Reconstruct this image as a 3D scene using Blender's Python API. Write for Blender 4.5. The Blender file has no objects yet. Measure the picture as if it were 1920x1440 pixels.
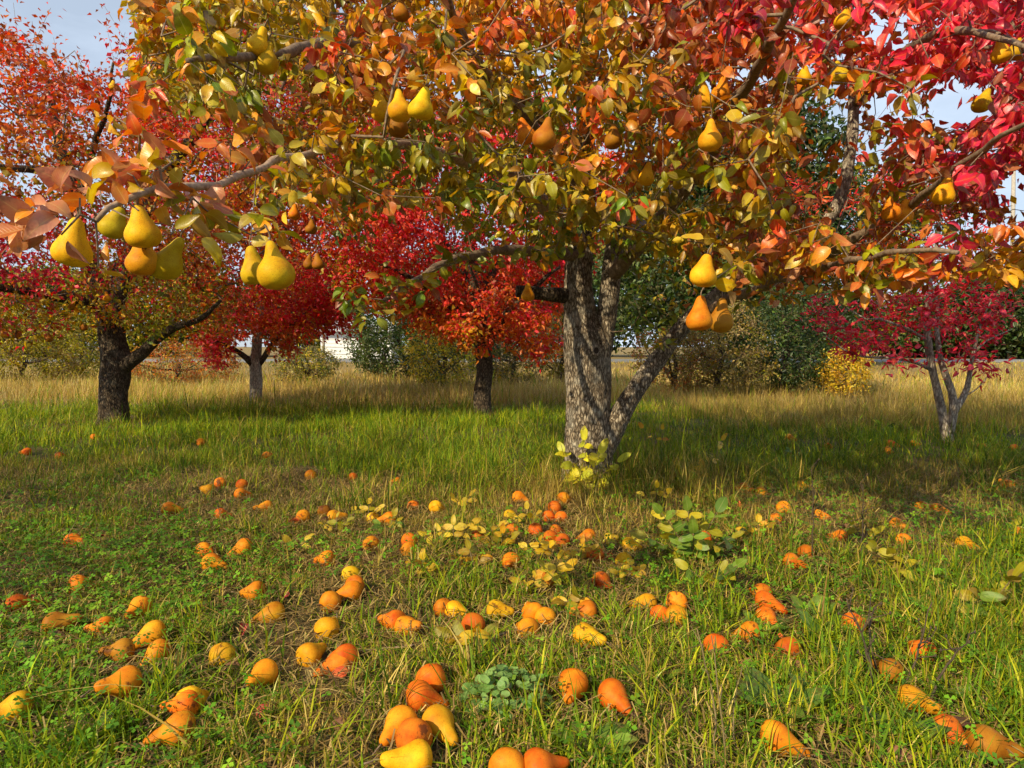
import bpy, math, random
import numpy as np
from mathutils import Vector, Matrix, noise

random.seed(11)
rng = np.random.default_rng(11)
sc = bpy.context.scene
COL = sc.collection

# ------------------------------------------------------------------ camera
CAM_H = 0.90
FPX = 1280.0                       # focal length in pixels of the 1920 px wide photograph
PITCH = math.atan(70.0 / FPX)
CAM = np.array([0.0, 0.0, CAM_H])
FW = np.array([0.0, math.cos(PITCH), -math.sin(PITCH)])
UP = np.array([0.0, math.sin(PITCH), math.cos(PITCH)])
cam_d = bpy.data.cameras.new("camera")
cam_d.sensor_width = 36.0
cam_d.lens = 36.0 * FPX / 1920.0
cam_d.clip_start = 0.05
cam_d.clip_end = 2000.0
cam = bpy.data.objects.new("camera", cam_d)
COL.objects.link(cam)
cam.location = CAM
cam.rotation_euler = (math.pi / 2 - PITCH, 0, 0)
sc.camera = cam

# ------------------------------------------------------------------ sky, sun, exposure
SUN = np.array([-0.66, -0.75, 0.64]); SUN /= np.linalg.norm(SUN)
SUN_EL = math.asin(SUN[2]); SUN_ROT = math.atan2(SUN[0], SUN[1])
world = bpy.data.worlds.new("World")
sc.world = world
world.use_nodes = True
wn = world.node_tree
for n in list(wn.nodes): wn.nodes.remove(n)
w_out = wn.nodes.new('ShaderNodeOutputWorld')
w_bg = wn.nodes.new('ShaderNodeBackground'); w_bg.inputs['Strength'].default_value = 0.066
w_sky = wn.nodes.new('ShaderNodeTexSky'); w_sky.sky_type = 'NISHITA'; w_sky.sun_disc = False
w_sky.sun_elevation = SUN_EL; w_sky.sun_rotation = SUN_ROT
w_sky.air_density = 1.0; w_sky.dust_density = 0.4; w_sky.ozone_density = 2.5
w_tc = wn.nodes.new('ShaderNodeTexCoord')
w_map = wn.nodes.new('ShaderNodeMapping'); w_map.inputs['Scale'].default_value = (1.0, 1.0, 2.6)
w_map.inputs['Location'].default_value = (0.35, 0.1, 0.2)
w_n = wn.nodes.new('ShaderNodeTexNoise'); w_n.inputs['Scale'].default_value = 2.6
w_n.inputs['Detail'].default_value = 6.0; w_n.inputs['Roughness'].default_value = 0.55
w_r = wn.nodes.new('ShaderNodeValToRGB')
w_r.color_ramp.elements[0].position = 0.44; w_r.color_ramp.elements[0].color = (0.52, 0.52, 0.52, 1)
w_r.color_ramp.elements[1].position = 0.64; w_r.color_ramp.elements[1].color = (0.85, 0.85, 0.85, 1)
w_mix = wn.nodes.new('ShaderNodeMixRGB'); w_mix.inputs['Color2'].default_value = (10.4, 12.2, 14.6, 1)
wn.links.new(w_tc.outputs['Generated'], w_map.inputs['Vector'])
wn.links.new(w_map.outputs['Vector'], w_n.inputs['Vector'])
wn.links.new(w_n.outputs['Fac'], w_r.inputs['Fac'])
wn.links.new(w_r.outputs['Color'], w_mix.inputs['Fac'])
wn.links.new(w_sky.outputs['Color'], w_mix.inputs['Color1'])
wn.links.new(w_mix.outputs['Color'], w_bg.inputs['Color'])
wn.links.new(w_bg.outputs['Background'], w_out.inputs['Surface'])

sun_d = bpy.data.lights.new("sun", 'SUN')
sun_d.energy = 5.0; sun_d.angle = math.radians(0.53); sun_d.color = (1.0, 0.85, 0.57)
sun = bpy.data.objects.new("sun", sun_d); COL.objects.link(sun)
sun.rotation_euler = Vector(SUN).to_track_quat('Z', 'Y').to_euler()
sun.location = (-6, -5, 8)

sc.view_settings.view_transform = 'Standard'
sc.view_settings.look = 'None'
sc.view_settings.exposure = 0.34
sc.view_settings.gamma = 1.0
sc.view_settings.use_curve_mapping = False
sc.render.engine = 'CYCLES'
sc.cycles.max_bounces = 5
sc.cycles.diffuse_bounces = 2
sc.cycles.glossy_bounces = 2
sc.cycles.transmission_bounces = 4
sc.cycles.transparent_max_bounces = 4
sc.cycles.use_denoising = True
sc.cycles.use_adaptive_sampling = True
sc.cycles.adaptive_threshold = 0.025
sc.cycles.sample_clamp_indirect = 6.0

# ------------------------------------------------------------------ helpers
def ray(px, py):
    return FW + (px - 960.0) / FPX * np.array([1.0, 0, 0]) - (py - 720.0) / FPX * UP

def W(px, py, d):
    """a point of the place at depth d metres in front of the lens"""
    return CAM + ray(px, py) * d

def proj(P):
    P = np.asarray(P, float) - CAM
    d = P @ FW
    dd = np.where(d > 0.05, d, 0.05)
    return 960 + FPX * P[..., 0] / dd, 720 - FPX * (P @ UP) / dd, d

def sstep(a, b, x):
    t = np.clip((x - a) / (b - a), 0, 1)
    return t * t * (3 - 2 * t)

def H(x, y):
    """ground height"""
    x = np.asarray(x, float); y = np.asarray(y, float)
    return (0.018 * np.sin(0.9 * x + 0.3) * np.cos(0.7 * y) + 0.010 * np.sin(2.1 * x + 1.3 * y)
            + 0.006 * np.sin(5.1 * x - 3.7 * y + 1.0) + 0.30 * sstep(19, 24, y))

def G(px, py, lift=0.0):
    r = ray(px, py)
    t = -CAM[2] / r[2] if r[2] < -1e-4 else 60.0
    for _ in range(12):
        p = CAM + r * t
        t += (float(H(p[0], p[1])) + lift - p[2]) / r[2]
    return CAM + r * t

class Field:
    """smooth random field made of sines"""
    def __init__(self, freq, seed, n=7):
        r = np.random.default_rng(seed)
        a = r.uniform(0, 2 * math.pi, n); f = freq * r.uniform(0.5, 1.6, n)
        self.kx = f * np.cos(a); self.ky = f * np.sin(a); self.ph = r.uniform(0, 6.28, n)
    def __call__(self, x, y):
        x = np.asarray(x, float)[..., None]; y = np.asarray(y, float)[..., None]
        return np.sin(x * self.kx + y * self.ky + self.ph).mean(-1) * 1.6

def reseed(k):
    """each thing has its own random start, so that a change in one leaves the others alone"""
    global rng
    rng = np.random.default_rng(k)

def norm(v):
    v = np.asarray(v, float)
    return v / np.maximum(np.linalg.norm(v, axis=-1, keepdims=True), 1e-9)

def tri_mesh(name, V, T, mat, attrs=None, smooth=True):
    V = np.asarray(V, np.float32); T = np.asarray(T, np.int32)
    me = bpy.data.meshes.new(name)
    me.vertices.add(len(V)); me.vertices.foreach_set('co', V.ravel())
    n = len(T)
    me.loops.add(3 * n); me.loops.foreach_set('vertex_index', T.ravel())
    me.polygons.add(n)
    me.polygons.foreach_set('loop_start', np.arange(0, 3 * n, 3, dtype=np.int32))
    me.polygons.foreach_set('use_smooth', np.full(n, smooth, bool))
    if attrs:
        for k, (typ, arr) in attrs.items():
            at = me.attributes.new(k, typ, 'POINT')
            at.data.foreach_set('color' if typ == 'FLOAT_COLOR' else 'vector', np.asarray(arr, np.float32).ravel())
    me.update(calc_edges=True)
    if mat: me.materials.append(mat)
    return me

def put(name, me, parent=None, loc=(0, 0, 0)):
    o = bpy.data.objects.new(name, me); COL.objects.link(o)
    o.location = loc
    if parent: o.parent = parent
    return o

def tag(o, label=None, cat=None, group=None, kind=None):
    if label: o['label'] = label
    if cat: o['category'] = cat
    if group: o['group'] = group
    if kind: o['kind'] = kind
    return o

def root(name, loc, label, cat, group=None):
    o = bpy.data.objects.new(name, None); COL.objects.link(o)
    o.location = loc; o.empty_display_size = 0.1
    return tag(o, label, cat, group)

def catmull(pts, step=0.08):
    """pts: rows of x,y,z,r -> dense smooth rows"""
    P = np.asarray(pts, float)
    Q = np.vstack([2 * P[0] - P[1], P, 2 * P[-1] - P[-2]])
    out = []
    for i in range(1, len(Q) - 2):
        L = np.linalg.norm(Q[i + 1, :3] - Q[i, :3]); n = max(2, int(L / step))
        for k in range(n):
            t = k / n
            out.append(0.5 * ((2 * Q[i]) + (-Q[i - 1] + Q[i + 1]) * t + (2 * Q[i - 1] - 5 * Q[i] + 4 * Q[i + 1] - Q[i + 2]) * t * t
                              + (-Q[i - 1] + 3 * Q[i] - 3 * Q[i + 1] + Q[i + 2]) * t ** 3))
    out.append(P[-1])
    out = np.array(out); out[:, 3] = np.maximum(out[:, 3], 0.001)
    return out

def tube(P, R, k=8, cap=True):
    P = np.asarray(P, float); R = np.asarray(R, float); n = len(P)
    T = norm(np.gradient(P, axis=0))
    a = np.array([0, 0, 1.0]) if abs(T[0, 2]) < 0.9 else np.array([1.0, 0, 0])
    u = norm(np.cross(T[0], a)); U = [u]
    for i in range(1, n):
        u = U[-1] - T[i] * (U[-1] @ T[i]); U.append(norm(u))
    U = np.array(U); B = np.cross(T, U)
    th = np.arange(k) * 2 * math.pi / k
    V = P[:, None, :] + R[:, None, None] * (np.cos(th)[None, :, None] * U[:, None, :] + np.sin(th)[None, :, None] * B[:, None, :])
    V = V.reshape(-1, 3)
    i = np.arange(n - 1)[:, None] * k; j = np.arange(k)[None, :]; j2 = (j + 1) % k
    a_, b_, c_, d_ = i + j, i + j2, i + k + j2, i + k + j
    F = np.concatenate([np.stack([a_, b_, c_], -1).reshape(-1, 3), np.stack([a_, c_, d_], -1).reshape(-1, 3)])
    if cap:
        V = np.vstack([V, P[-1], P[0]]); m = len(V) - 2; e = (n - 1) * k
        jj = np.arange(k); F = np.vstack([F, np.stack([e + jj, e + (jj + 1) % k, np.full(k, m)], -1),
                                          np.stack([(jj + 1) % k, jj, np.full(k, m + 1)], -1)])
    return V, F

def join(parts):
    Vs, Fs, o = [], [], 0
    for V, F in parts:
        Vs.append(V); Fs.append(F + o); o += len(V)
    return np.vstack(Vs), np.vstack(Fs)

def bark_tube(P, R, k=56, amp=0.06, seed=0.0):
    V, F = tube(P, R, k)
    n = len(P)
    Pc = np.repeat(P, k, axis=0); D = norm(V[:n * k] - Pc); Rr = np.repeat(R, k)
    disp = np.empty(n * k)
    for q in range(n * k):
        p = V[q]
        a = noise.noise((p[0] * 34 + seed, p[1] * 34, p[2] * 9))
        b = noise.noise((p[0] * 9 + seed, p[1] * 9, p[2] * 4 + 7))
        c = noise.noise((p[0] * 75, p[1] * 75 + seed, p[2] * 28))
        disp[q] = (0.55 - abs(a)) * 0.8 + b * 0.9 + c * 0.35
    V[:n * k] += D * (disp * np.minimum(Rr * amp * 1.6, 0.02))[:, None]
    return V, F

# ------------------------------------------------------------------ materials
def mat(name):
    m = bpy.data.materials.new(name); m.use_nodes = True
    nt = m.node_tree; nt.nodes.clear()
    out = nt.nodes.new('ShaderNodeOutputMaterial')
    return m, nt, out

def N(nt, typ, **kw):
    n = nt.nodes.new(typ)
    for k, v in kw.items():
        if k in n.inputs: n.inputs[k].default_value = v
        else: setattr(n, k, v)
    return n

def mth(nt, op, a, b=None, c=None):
    n = nt.nodes.new('ShaderNodeMath'); n.operation = op
    for i, v in enumerate((a, b, c)):
        if v is None: continue
        if isinstance(v, (int, float)): n.inputs[i].default_value = v
        else: nt.links.new(v, n.inputs[i])
    return n.outputs[0]

def mixc(nt, f, a, b, mode='MIX'):
    n = nt.nodes.new('ShaderNodeMixRGB'); n.blend_type = mode
    for s, v in zip(('Fac', 'Color1', 'Color2'), (f, a, b)):
        if isinstance(v, (int, float)): n.inputs[s].default_value = v
        elif isinstance(v, tuple): n.inputs[s].default_value = v if len(v) == 4 else v + (1,)
        else: nt.links.new(v, n.inputs[s])
    return n.outputs[0]

def ramp(nt, f, stops):
    n = nt.nodes.new('ShaderNodeValToRGB'); el = n.color_ramp.elements
    while len(el) < len(stops): el.new(0.5)
    for e, (p, c) in zip(el, stops):
        e.position = p; e.color = tuple(c) + (1,) if len(c) == 3 else c
    nt.links.new(f, n.inputs['Fac'])
    return n.outputs['Color']

def leaf_material(name, source, detail=True, rough=0.36, transl=0.30, back=0.45, blotch=0.55):
    m, nt, out = mat(name); L = nt.links.new
    if source == 'object': c = N(nt, 'ShaderNodeObjectInfo').outputs['Color']
    else: c = N(nt, 'ShaderNodeAttribute', attribute_name='col').outputs['Color']
    geo = N(nt, 'ShaderNodeNewGeometry')
    bump = None
    if detail:
        at = N(nt, 'ShaderNodeAttribute', attribute_name='luv')
        sp = N(nt, 'ShaderNodeSeparateXYZ'); L(at.outputs['Vector'], sp.inputs[0])
        au = mth(nt, 'ABSOLUTE', sp.outputs[0]); v = sp.outputs[1]
        nz = N(nt, 'ShaderNodeTexNoise', Scale=55.0, Detail=2.0, Roughness=0.6); L(geo.outputs['Position'], nz.inputs['Vector'])
        hs = N(nt, 'ShaderNodeHueSaturation', Hue=0.48, Saturation=1.05, Value=0.88)
        L(c, hs.inputs['Color'])
        f = ramp(nt, nz.outputs['Fac'], [(0.42, (0, 0, 0)), (0.66, (1, 1, 1))])
        c = mixc(nt, mth(nt, 'MULTIPLY', f, blotch), c, hs.outputs['Color'])
        hs2 = N(nt, 'ShaderNodeHueSaturation', Hue=0.53, Saturation=1.0, Value=1.12); L(c, hs2.inputs['Color'])
        edge = mth(nt, 'SMOOTH_MIN', mth(nt, 'MULTIPLY', mth(nt, 'SUBTRACT', au, 0.45), 1.2), 1.0, 0.1)
        c = mixc(nt, mth(nt, 'MAXIMUM', mth(nt, 'MULTIPLY', edge, -0.6), 0.0), c, hs2.outputs['Color'])
        # midrib and side veins
        mid = mth(nt, 'LESS_THAN', au, 0.055)
        s = mth(nt, 'SINE', mth(nt, 'MULTIPLY', mth(nt, 'SUBTRACT', mth(nt, 'MULTIPLY', v, 11.0), mth(nt, 'MULTIPLY', au, 2.6)), 6.283))
        sv = mth(nt, 'MULTIPLY', mth(nt, 'POWER', mth(nt, 'MAXIMUM', s, 0.0), 10.0), 0.30)
        vein = mth(nt, 'MAXIMUM', mth(nt, 'MULTIPLY', mid, 0.8), sv)
        c = mixc(nt, mth(nt, 'MULTIPLY', vein, 0.5), c, mixc(nt, 0.5, c, (0.75, 0.55, 0.22)))
        tipf = mth(nt, 'MULTIPLY', ramp(nt, mth(nt, 'ADD', mth(nt, 'MULTIPLY', v, .55), mth(nt, 'MULTIPLY', nz.outputs['Fac'], .8)), [(0.80, (0, 0, 0)), (0.93, (1, 1, 1))]), 0.75)
        c = mixc(nt, tipf, c, mixc(nt, 0.75, c, (0.10, 0.035, 0.012)))
        # dark specks and small damaged patches
        n2 = N(nt, 'ShaderNodeTexNoise', Scale=170.0, Detail=2.0); L(geo.outputs['Position'], n2.inputs['Vector'])
        sp2 = ramp(nt, n2.outputs['Fac'], [(0.70, (0, 0, 0)), (0.76, (1, 1, 1))])
        c = mixc(nt, mth(nt, 'MULTIPLY', sp2, 0.6), c, (0.05, 0.02, 0.01))
        bm = N(nt, 'ShaderNodeBump', Strength=0.25, Distance=0.002)
        L(mth(nt, 'ADD', mth(nt, 'MULTIPLY', vein, -1.0), mth(nt, 'MULTIPLY', nz.outputs['Fac'], 1.2)), bm.inputs['Height'])
        bump = bm.outputs['Normal']
    pale = mixc(nt, 0.35, c, (0.42, 0.24, 0.12))
    cb = mixc(nt, mth(nt, 'MULTIPLY', geo.outputs['Backfacing'], back), c, pale)
    pb = N(nt, 'ShaderNodeBsdfPrincipled', Roughness=rough)
    L(cb, pb.inputs['Base Color'])
    rr = mth(nt, 'ADD', mth(nt, 'MULTIPLY', geo.outputs['Backfacing'], 0.3), rough); L(rr, pb.inputs['Roughness'])
    tr = N(nt, 'ShaderNodeBsdfTranslucent')
    hs3 = N(nt, 'ShaderNodeHueSaturation', Hue=0.5, Saturation=1.1, Value=1.25); L(c, hs3.inputs['Color'])
    L(hs3.outputs['Color'], tr.inputs['Color'])
    if bump: L(bump, pb.inputs['Normal'])
    mx = N(nt, 'ShaderNodeMixShader', Fac=transl)
    L(pb.outputs[0], mx.inputs[1]); L(tr.outputs[0], mx.inputs[2]); L(mx.outputs[0], out.inputs['Surface'])
    return m

M_leaf = leaf_material('pear_leaf', 'attr')
M_leaf_o = leaf_material('pear_leaf_single', 'object')
M_far = leaf_material('far_leaf', 'attr', detail=False, rough=0.45, transl=0.40)
M_plant = leaf_material('weed_leaf', 'object', rough=0.5, transl=0.35, blotch=0.35)
M_litter = leaf_material('litter_leaf', 'object', rough=0.75, transl=0.05, back=0.1)

def blade_material(name, transl):
    m, nt, out = mat(name); L = nt.links.new
    c = N(nt, 'ShaderNodeAttribute', attribute_name='col').outputs['Color']
    pb = N(nt, 'ShaderNodeBsdfPrincipled', Roughness=0.55); pb.inputs['Specular IOR Level'].default_value = 0.15
    L(c, pb.inputs['Base Color'])
    tr = N(nt, 'ShaderNodeBsdfTranslucent'); L(c, tr.inputs['Color'])
    mx = N(nt, 'ShaderNodeMixShader', Fac=transl)
    L(pb.outputs[0], mx.inputs[1]); L(tr.outputs[0], mx.inputs[2]); L(mx.outputs[0], out.inputs['Surface'])
    return m
M_grass = blade_material('grass_blade', 0.30)
M_straw = blade_material('straw_blade', 0.15)

def bark_material(name, dark, mid, light, scale=1.0, lichen=0.5):
    m, nt, out = mat(name); L = nt.links.new
    tc = N(nt, 'ShaderNodeTexCoord')
    mp = N(nt, 'ShaderNodeMapping'); mp.inputs['Scale'].default_value = (40 * scale, 40 * scale, 13 * scale)
    L(tc.outputs['Object'], mp.inputs['Vector'])
    n1 = N(nt, 'ShaderNodeTexNoise', Scale=1.6, Detail=7.0, Roughness=0.68, Distortion=0.6); L(mp.outputs[0], n1.inputs['Vector'])
    vo = N(nt, 'ShaderNodeTexVoronoi', Scale=1.5, feature='DISTANCE_TO_EDGE')
    wv = N(nt, 'ShaderNodeVectorMath', operation='ADD'); L(mp.outputs[0], wv.inputs[0]); L(n1.outputs['Color'], wv.inputs[1])
    L(wv.outputs[0], vo.inputs['Vector'])
    crack = ramp(nt, vo.outputs['Distance'], [(0.0, (0, 0, 0)), (0.22, (1, 1, 1))])
    h = mth(nt, 'MULTIPLY', n1.outputs['Fac'], mth(nt, 'ADD', mth(nt, 'MULTIPLY', crack, 0.6), 0.4))
    c = ramp(nt, h, [(0.16, dark), (0.42, mid), (0.62, light)])
    n3 = N(nt, 'ShaderNodeTexNoise', Scale=7.0, Detail=5.0, Roughness=0.65); L(tc.outputs['Object'], n3.inputs['Vector'])
    lf = ramp(nt, n3.outputs['Fac'], [(0.50, (0, 0, 0)), (0.64, (1, 1, 1))])
    c = mixc(nt, mth(nt, 'MULTIPLY', mth(nt, 'MULTIPLY', lf, lichen), h), c, (0.62, 0.58, 0.47))
    pb = N(nt, 'ShaderNodeBsdfPrincipled', Roughness=0.9); pb.inputs['Specular IOR Level'].default_value = 0.2
    L(c, pb.inputs['Base Color'])
    bm = N(nt, 'ShaderNodeBump', Strength=1.0, Distance=0.02); L(h, bm.inputs['Height']); L(bm.outputs[0], pb.inputs['Normal'])
    L(pb.outputs[0], out.inputs['Surface'])
    return m
M_bark = bark_material('pear_bark', (0.025, 0.018, 0.012), (0.24, 0.18, 0.12), (0.56, 0.47, 0.34), 1.0, 1.0)
M_bark_dark = bark_material('shaded_dark_bark', (0.012, 0.009, 0.006), (0.085, 0.06, 0.038), (0.22, 0.16, 0.10), 1.0, 0.25)  # darker copy of the pear bark, crown shade put into its tones
M_bark_grey = bark_material('grey_bark', (0.12, 0.09, 0.07), (0.38, 0.31, 0.23), (0.58, 0.50, 0.39), 0.7, 0.6)

def plain(name, c1, c2, scale=20.0, rough=0.8, bump=0.3, dist=0.01):
    m, nt, out = mat(name); L = nt.links.new
    tc = N(nt, 'ShaderNodeTexCoord')
    n1 = N(nt, 'ShaderNodeTexNoise', Scale=scale, Detail=6.0, Roughness=0.65); L(tc.outputs['Object'], n1.inputs['Vector'])
    c = ramp(nt, n1.outputs['Fac'], [(0.35, c1), (0.65, c2)])
    pb = N(nt, 'ShaderNodeBsdfPrincipled', Roughness=rough); L(c, pb.inputs['Base Color'])
    bm = N(nt, 'ShaderNodeBump', Strength=bump, Distance=dist); L(n1.outputs['Fac'], bm.inputs['Height']); L(bm.outputs[0], pb.inputs['Normal'])
    L(pb.outputs[0], out.inputs['Surface'])
    return m
M_twig = plain('twig_bark', (0.09, 0.055, 0.035), (0.26, 0.18, 0.11), 60.0, 0.75)
M_twig_lit = plain('sunlit_twig_bark', (0.20, 0.12, 0.075), (0.42, 0.28, 0.18), 70.0, 0.7, 0.6, 0.004)  # paler copy of the twig bark, sunlight put into its tones
M_stem = plain('weed_stem', (0.10, 0.07, 0.03), (0.22, 0.16, 0.06), 40.0)
M_drystem = plain('dry_weed_stem', (0.035, 0.022, 0.012), (0.09, 0.06, 0.03), 40.0)
M_white = plain('white_paint', (0.70, 0.70, 0.70), (0.82, 0.82, 0.81), 3.0, 0.6, 0.05)
M_roof = plain('metal_roof', (0.45, 0.46, 0.48), (0.58, 0.59, 0.6), 4.0, 0.5, 0.05)
M_road = plain('asphalt', (0.16, 0.16, 0.16), (0.24, 0.235, 0.23), 9.0, 0.9, 0.3)
M_post = plain('weathered_post', (0.12, 0.09, 0.06), (0.28, 0.22, 0.16), 30.0)
M_pole = plain('pole_wood', (0.30, 0.26, 0.22), (0.46, 0.42, 0.36), 12.0)
M_glass = plain('window_glass', (0.02, 0.03, 0.04), (0.05, 0.06, 0.07), 2.0, 0.1, 0.0)
M_dark = plain('dark_brown', (0.02, 0.012, 0.008), (0.06, 0.035, 0.02), 200.0)

def pear_material():
    m, nt, out = mat('pear_skin'); L = nt.links.new
    oi = N(nt, 'ShaderNodeObjectInfo'); tc = N(nt, 'ShaderNodeTexCoord')
    off = N(nt, 'ShaderNodeVectorMath', operation='ADD'); L(tc.outputs['Object'], off.inputs[0])
    cr = N(nt, 'ShaderNodeCombineXYZ'); rr = mth(nt, 'MULTIPLY', oi.outputs['Random'], 40.0)
    L(rr, cr.inputs[0]); L(rr, cr.inputs[1]); L(cr.outputs[0], off.inputs[1])
    c = oi.outputs['Color']
    n1 = N(nt, 'ShaderNodeTexNoise', Scale=22.0, Detail=4.0, Roughness=0.6); L(off.outputs[0], n1.inputs['Vector'])
    hsA = N(nt, 'ShaderNodeHueSaturation', Hue=0.484, Saturation=1.0, Value=0.72); L(c, hsA.inputs['Color'])
    hsB = N(nt, 'ShaderNodeHueSaturation', Hue=0.515, Saturation=0.99, Value=1.05); L(c, hsB.inputs['Color'])
    c = mixc(nt, ramp(nt, n1.outputs['Fac'], [(0.30, (0, 0, 0)), (0.70, (1, 1, 1))]), hsA.outputs[0], hsB.outputs[0])
    # fine russet dots
    n2 = N(nt, 'ShaderNodeTexNoise', Scale=520.0, Detail=1.0); L(off.outputs[0], n2.inputs['Vector'])
    c = mixc(nt, mth(nt, 'MULTIPLY', ramp(nt, n2.outputs['Fac'], [(0.60, (0, 0, 0)), (0.68, (1, 1, 1))]), 0.45), c, (0.16, 0.06, 0.01))
    # bruises, the amount rides on the object's alpha
    n3 = N(nt, 'ShaderNodeTexNoise', Scale=30.0, Detail=5.0, Roughness=0.7); L(off.outputs[0], n3.inputs['Vector'])
    thr = mth(nt, 'SUBTRACT', 0.70, mth(nt, 'MULTIPLY', oi.outputs['Alpha'], 0.17))
    bcl = N(nt, 'ShaderNodeClamp'); L(mth(nt, 'MULTIPLY', mth(nt, 'SUBTRACT', n3.outputs['Fac'], thr), 14.0), bcl.inputs[0])
    br = mth(nt, 'MULTIPLY', bcl.outputs[0], 0.85)
    c = mixc(nt, br, c, (0.10, 0.03, 0.008))
    pb = N(nt, 'ShaderNodeBsdfPrincipled', Roughness=0.55); pb.inputs['Specular IOR Level'].default_value = 0.12
    L(c, pb.inputs['Base Color'])
    n4 = N(nt, 'ShaderNodeTexNoise', Scale=120.0, Detail=4.0, Roughness=0.6); L(off.outputs[0], n4.inputs['Vector'])
    bm = N(nt, 'ShaderNodeBump', Strength=0.16, Distance=0.004); L(n4.outputs['Fac'], bm.inputs['Height']); L(bm.outputs[0], pb.inputs['Normal'])
    L(pb.outputs[0], out.inputs['Surface'])
    return m
M_pear = pear_material()

def ground_material():
    m, nt, out = mat('orchard_soil'); L = nt.links.new
    tc = N(nt, 'ShaderNodeTexCoord')
    n1 = N(nt, 'ShaderNodeTexNoise', Scale=1.1, Detail=8.0, Roughness=0.7); L(tc.outputs['Object'], n1.inputs['Vector'])
    n2 = N(nt, 'ShaderNodeTexNoise', Scale=45.0, Detail=6.0, Roughness=0.7); L(tc.outputs['Object'], n2.inputs['Vector'])
    c1 = ramp(nt, n2.outputs['Fac'], [(0.30, (0.045, 0.030, 0.016)), (0.55, (0.14, 0.095, 0.045)), (0.72, (0.27, 0.19, 0.09))])
    c2 = ramp(nt, n2.outputs['Fac'], [(0.30, (0.03, 0.04, 0.012)), (0.6, (0.085, 0.10, 0.025)), (0.75, (0.18, 0.17, 0.06))])
    c = mixc(nt, ramp(nt, n1.outputs['Fac'], [(0.42, (0, 0, 0)), (0.58, (1, 1, 1))]), c1, c2)
    sp = N(nt, 'ShaderNodeSeparateXYZ'); L(tc.outputs['Object'], sp.inputs[0])
    far = mth(nt, 'MULTIPLY', mth(nt, 'SUBTRACT', sp.outputs[1], 8.5), 0.3)
    fz = N(nt, 'ShaderNodeClamp'); L(far, fz.inputs[0])
    c3 = ramp(nt, n2.outputs['Fac'], [(0.30, (0.13, 0.09, 0.035)), (0.7, (0.36, 0.26, 0.11))])
    c = mixc(nt, fz.outputs[0], c, c3)
    pb = N(nt, 'ShaderNodeBsdfPrincipled', Roughness=0.95); pb.inputs['Specular IOR Level'].default_value = 0.1
    L(c, pb.inputs['Base Color'])
    bm = N(nt, 'ShaderNodeBump', Strength=0.8, Distance=0.02); L(n2.outputs['Fac'], bm.inputs['Height']); L(bm.outputs[0], pb.inputs['Normal'])
    L(pb.outputs[0], out.inputs['Surface'])
    return m
M_ground = ground_material()

# ------------------------------------------------------------------ ground and road
def axis_coords(lo, hi, mid, near, grow):
    a = [mid]; s = near
    while a[-1] < hi: a.append(a[-1] + s); s *= grow if a[-1] > mid + 6 else 1.0
    b = [mid]; s = near
    while b[-1] > lo: b.append(b[-1] - s); s *= grow if b[-1] < mid - 6 else 1.0
    return np.array(b[:0:-1] + a)
gx = axis_coords(-500, 500, 0.0, 0.15, 1.12); gy = axis_coords(-60, 900, 4.0, 0.15, 1.10)
X, Y = np.meshgrid(gx, gy)
Vg = np.stack([X.ravel(), Y.ravel(), H(X, Y).ravel()], -1)
nx, ny = len(gx), len(gy)
i = (np.arange(ny - 1)[:, None] * nx + np.arange(nx - 1)[None, :]).ravel()
Tg = np.vstack([np.stack([i, i + 1, i + nx + 1], -1), np.stack([i, i + nx + 1, i + nx], -1)])
g = put('ground', tri_mesh('ground', Vg, Tg, M_ground))
tag(g, 'orchard soil and thatch under the grass', 'ground', kind='structure')

rx = np.linspace(-90, 90, 61); ryy = np.linspace(25.0, 31.0, 7)
X, Y = np.meshgrid(rx, ryy)
Vr = np.stack([X.ravel(), Y.ravel(), H(X, Y).ravel() + 0.012 + 0.05 * (1 - ((Y.ravel() - 28) / 3) ** 2)], -1)
i = (np.arange(6)[:, None] * 61 + np.arange(60)[None, :]).ravel()
Tr = np.vstack([np.stack([i, i + 1, i + 62], -1), np.stack([i, i + 62, i + 61], -1)])
r_ = put('road', tri_mesh('road', Vr, Tr, M_road))
tag(r_, 'grey country road beyond the dry field', 'road', kind='structure')

# ------------------------------------------------------------------ leaves
LV = [0.0, 0.10, 0.32, 0.58, 0.80, 1.0]
LW = [0.0, 0.60, 1.0, 0.90, 0.52, 0.0]
def leaf_template(rows=LV, wid=LW, petiole=0.42):
    uv, T = [], []
    if petiole > 0:
        uv += [(-1, -petiole, 0.022), (1, -petiole, 0.022), (-1, 0.0, 0.022), (1, 0.0, 0.022)]
        T += [(0, 1, 3), (0, 3, 2)]
    b = len(uv); uv.append((0, 0.0, 0.0))
    prev = None
    for v, w in zip(rows[1:-1], wid[1:-1]):
        k = len(uv); uv += [(-1, v, w), (0, v, w), (1, v, w)]
        if prev is None: T += [(b, k + 1, k), (b, k + 2, k + 1)]
        else:
            for q in (0, 1): T += [(prev + q, prev + q + 1, k + q + 1), (prev + q, k + q + 1, k + q)]
        prev = k
    t = len(uv); uv.append((0, 1.0, 0.0)); T += [(prev, prev + 1, t), (prev + 1, prev + 2, t)]
    return np.array(uv, float), np.array(T, np.int32)
TPL = leaf_template()
TPL_S = (np.array([(0, 0, 0), (-1, .45, 1), (0, .5, 1), (1, .45, 1), (0, 1, 0)], float),
         np.array([(0, 2, 1), (0, 3, 2), (1, 2, 4), (2, 3, 4)], np.int32))

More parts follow.
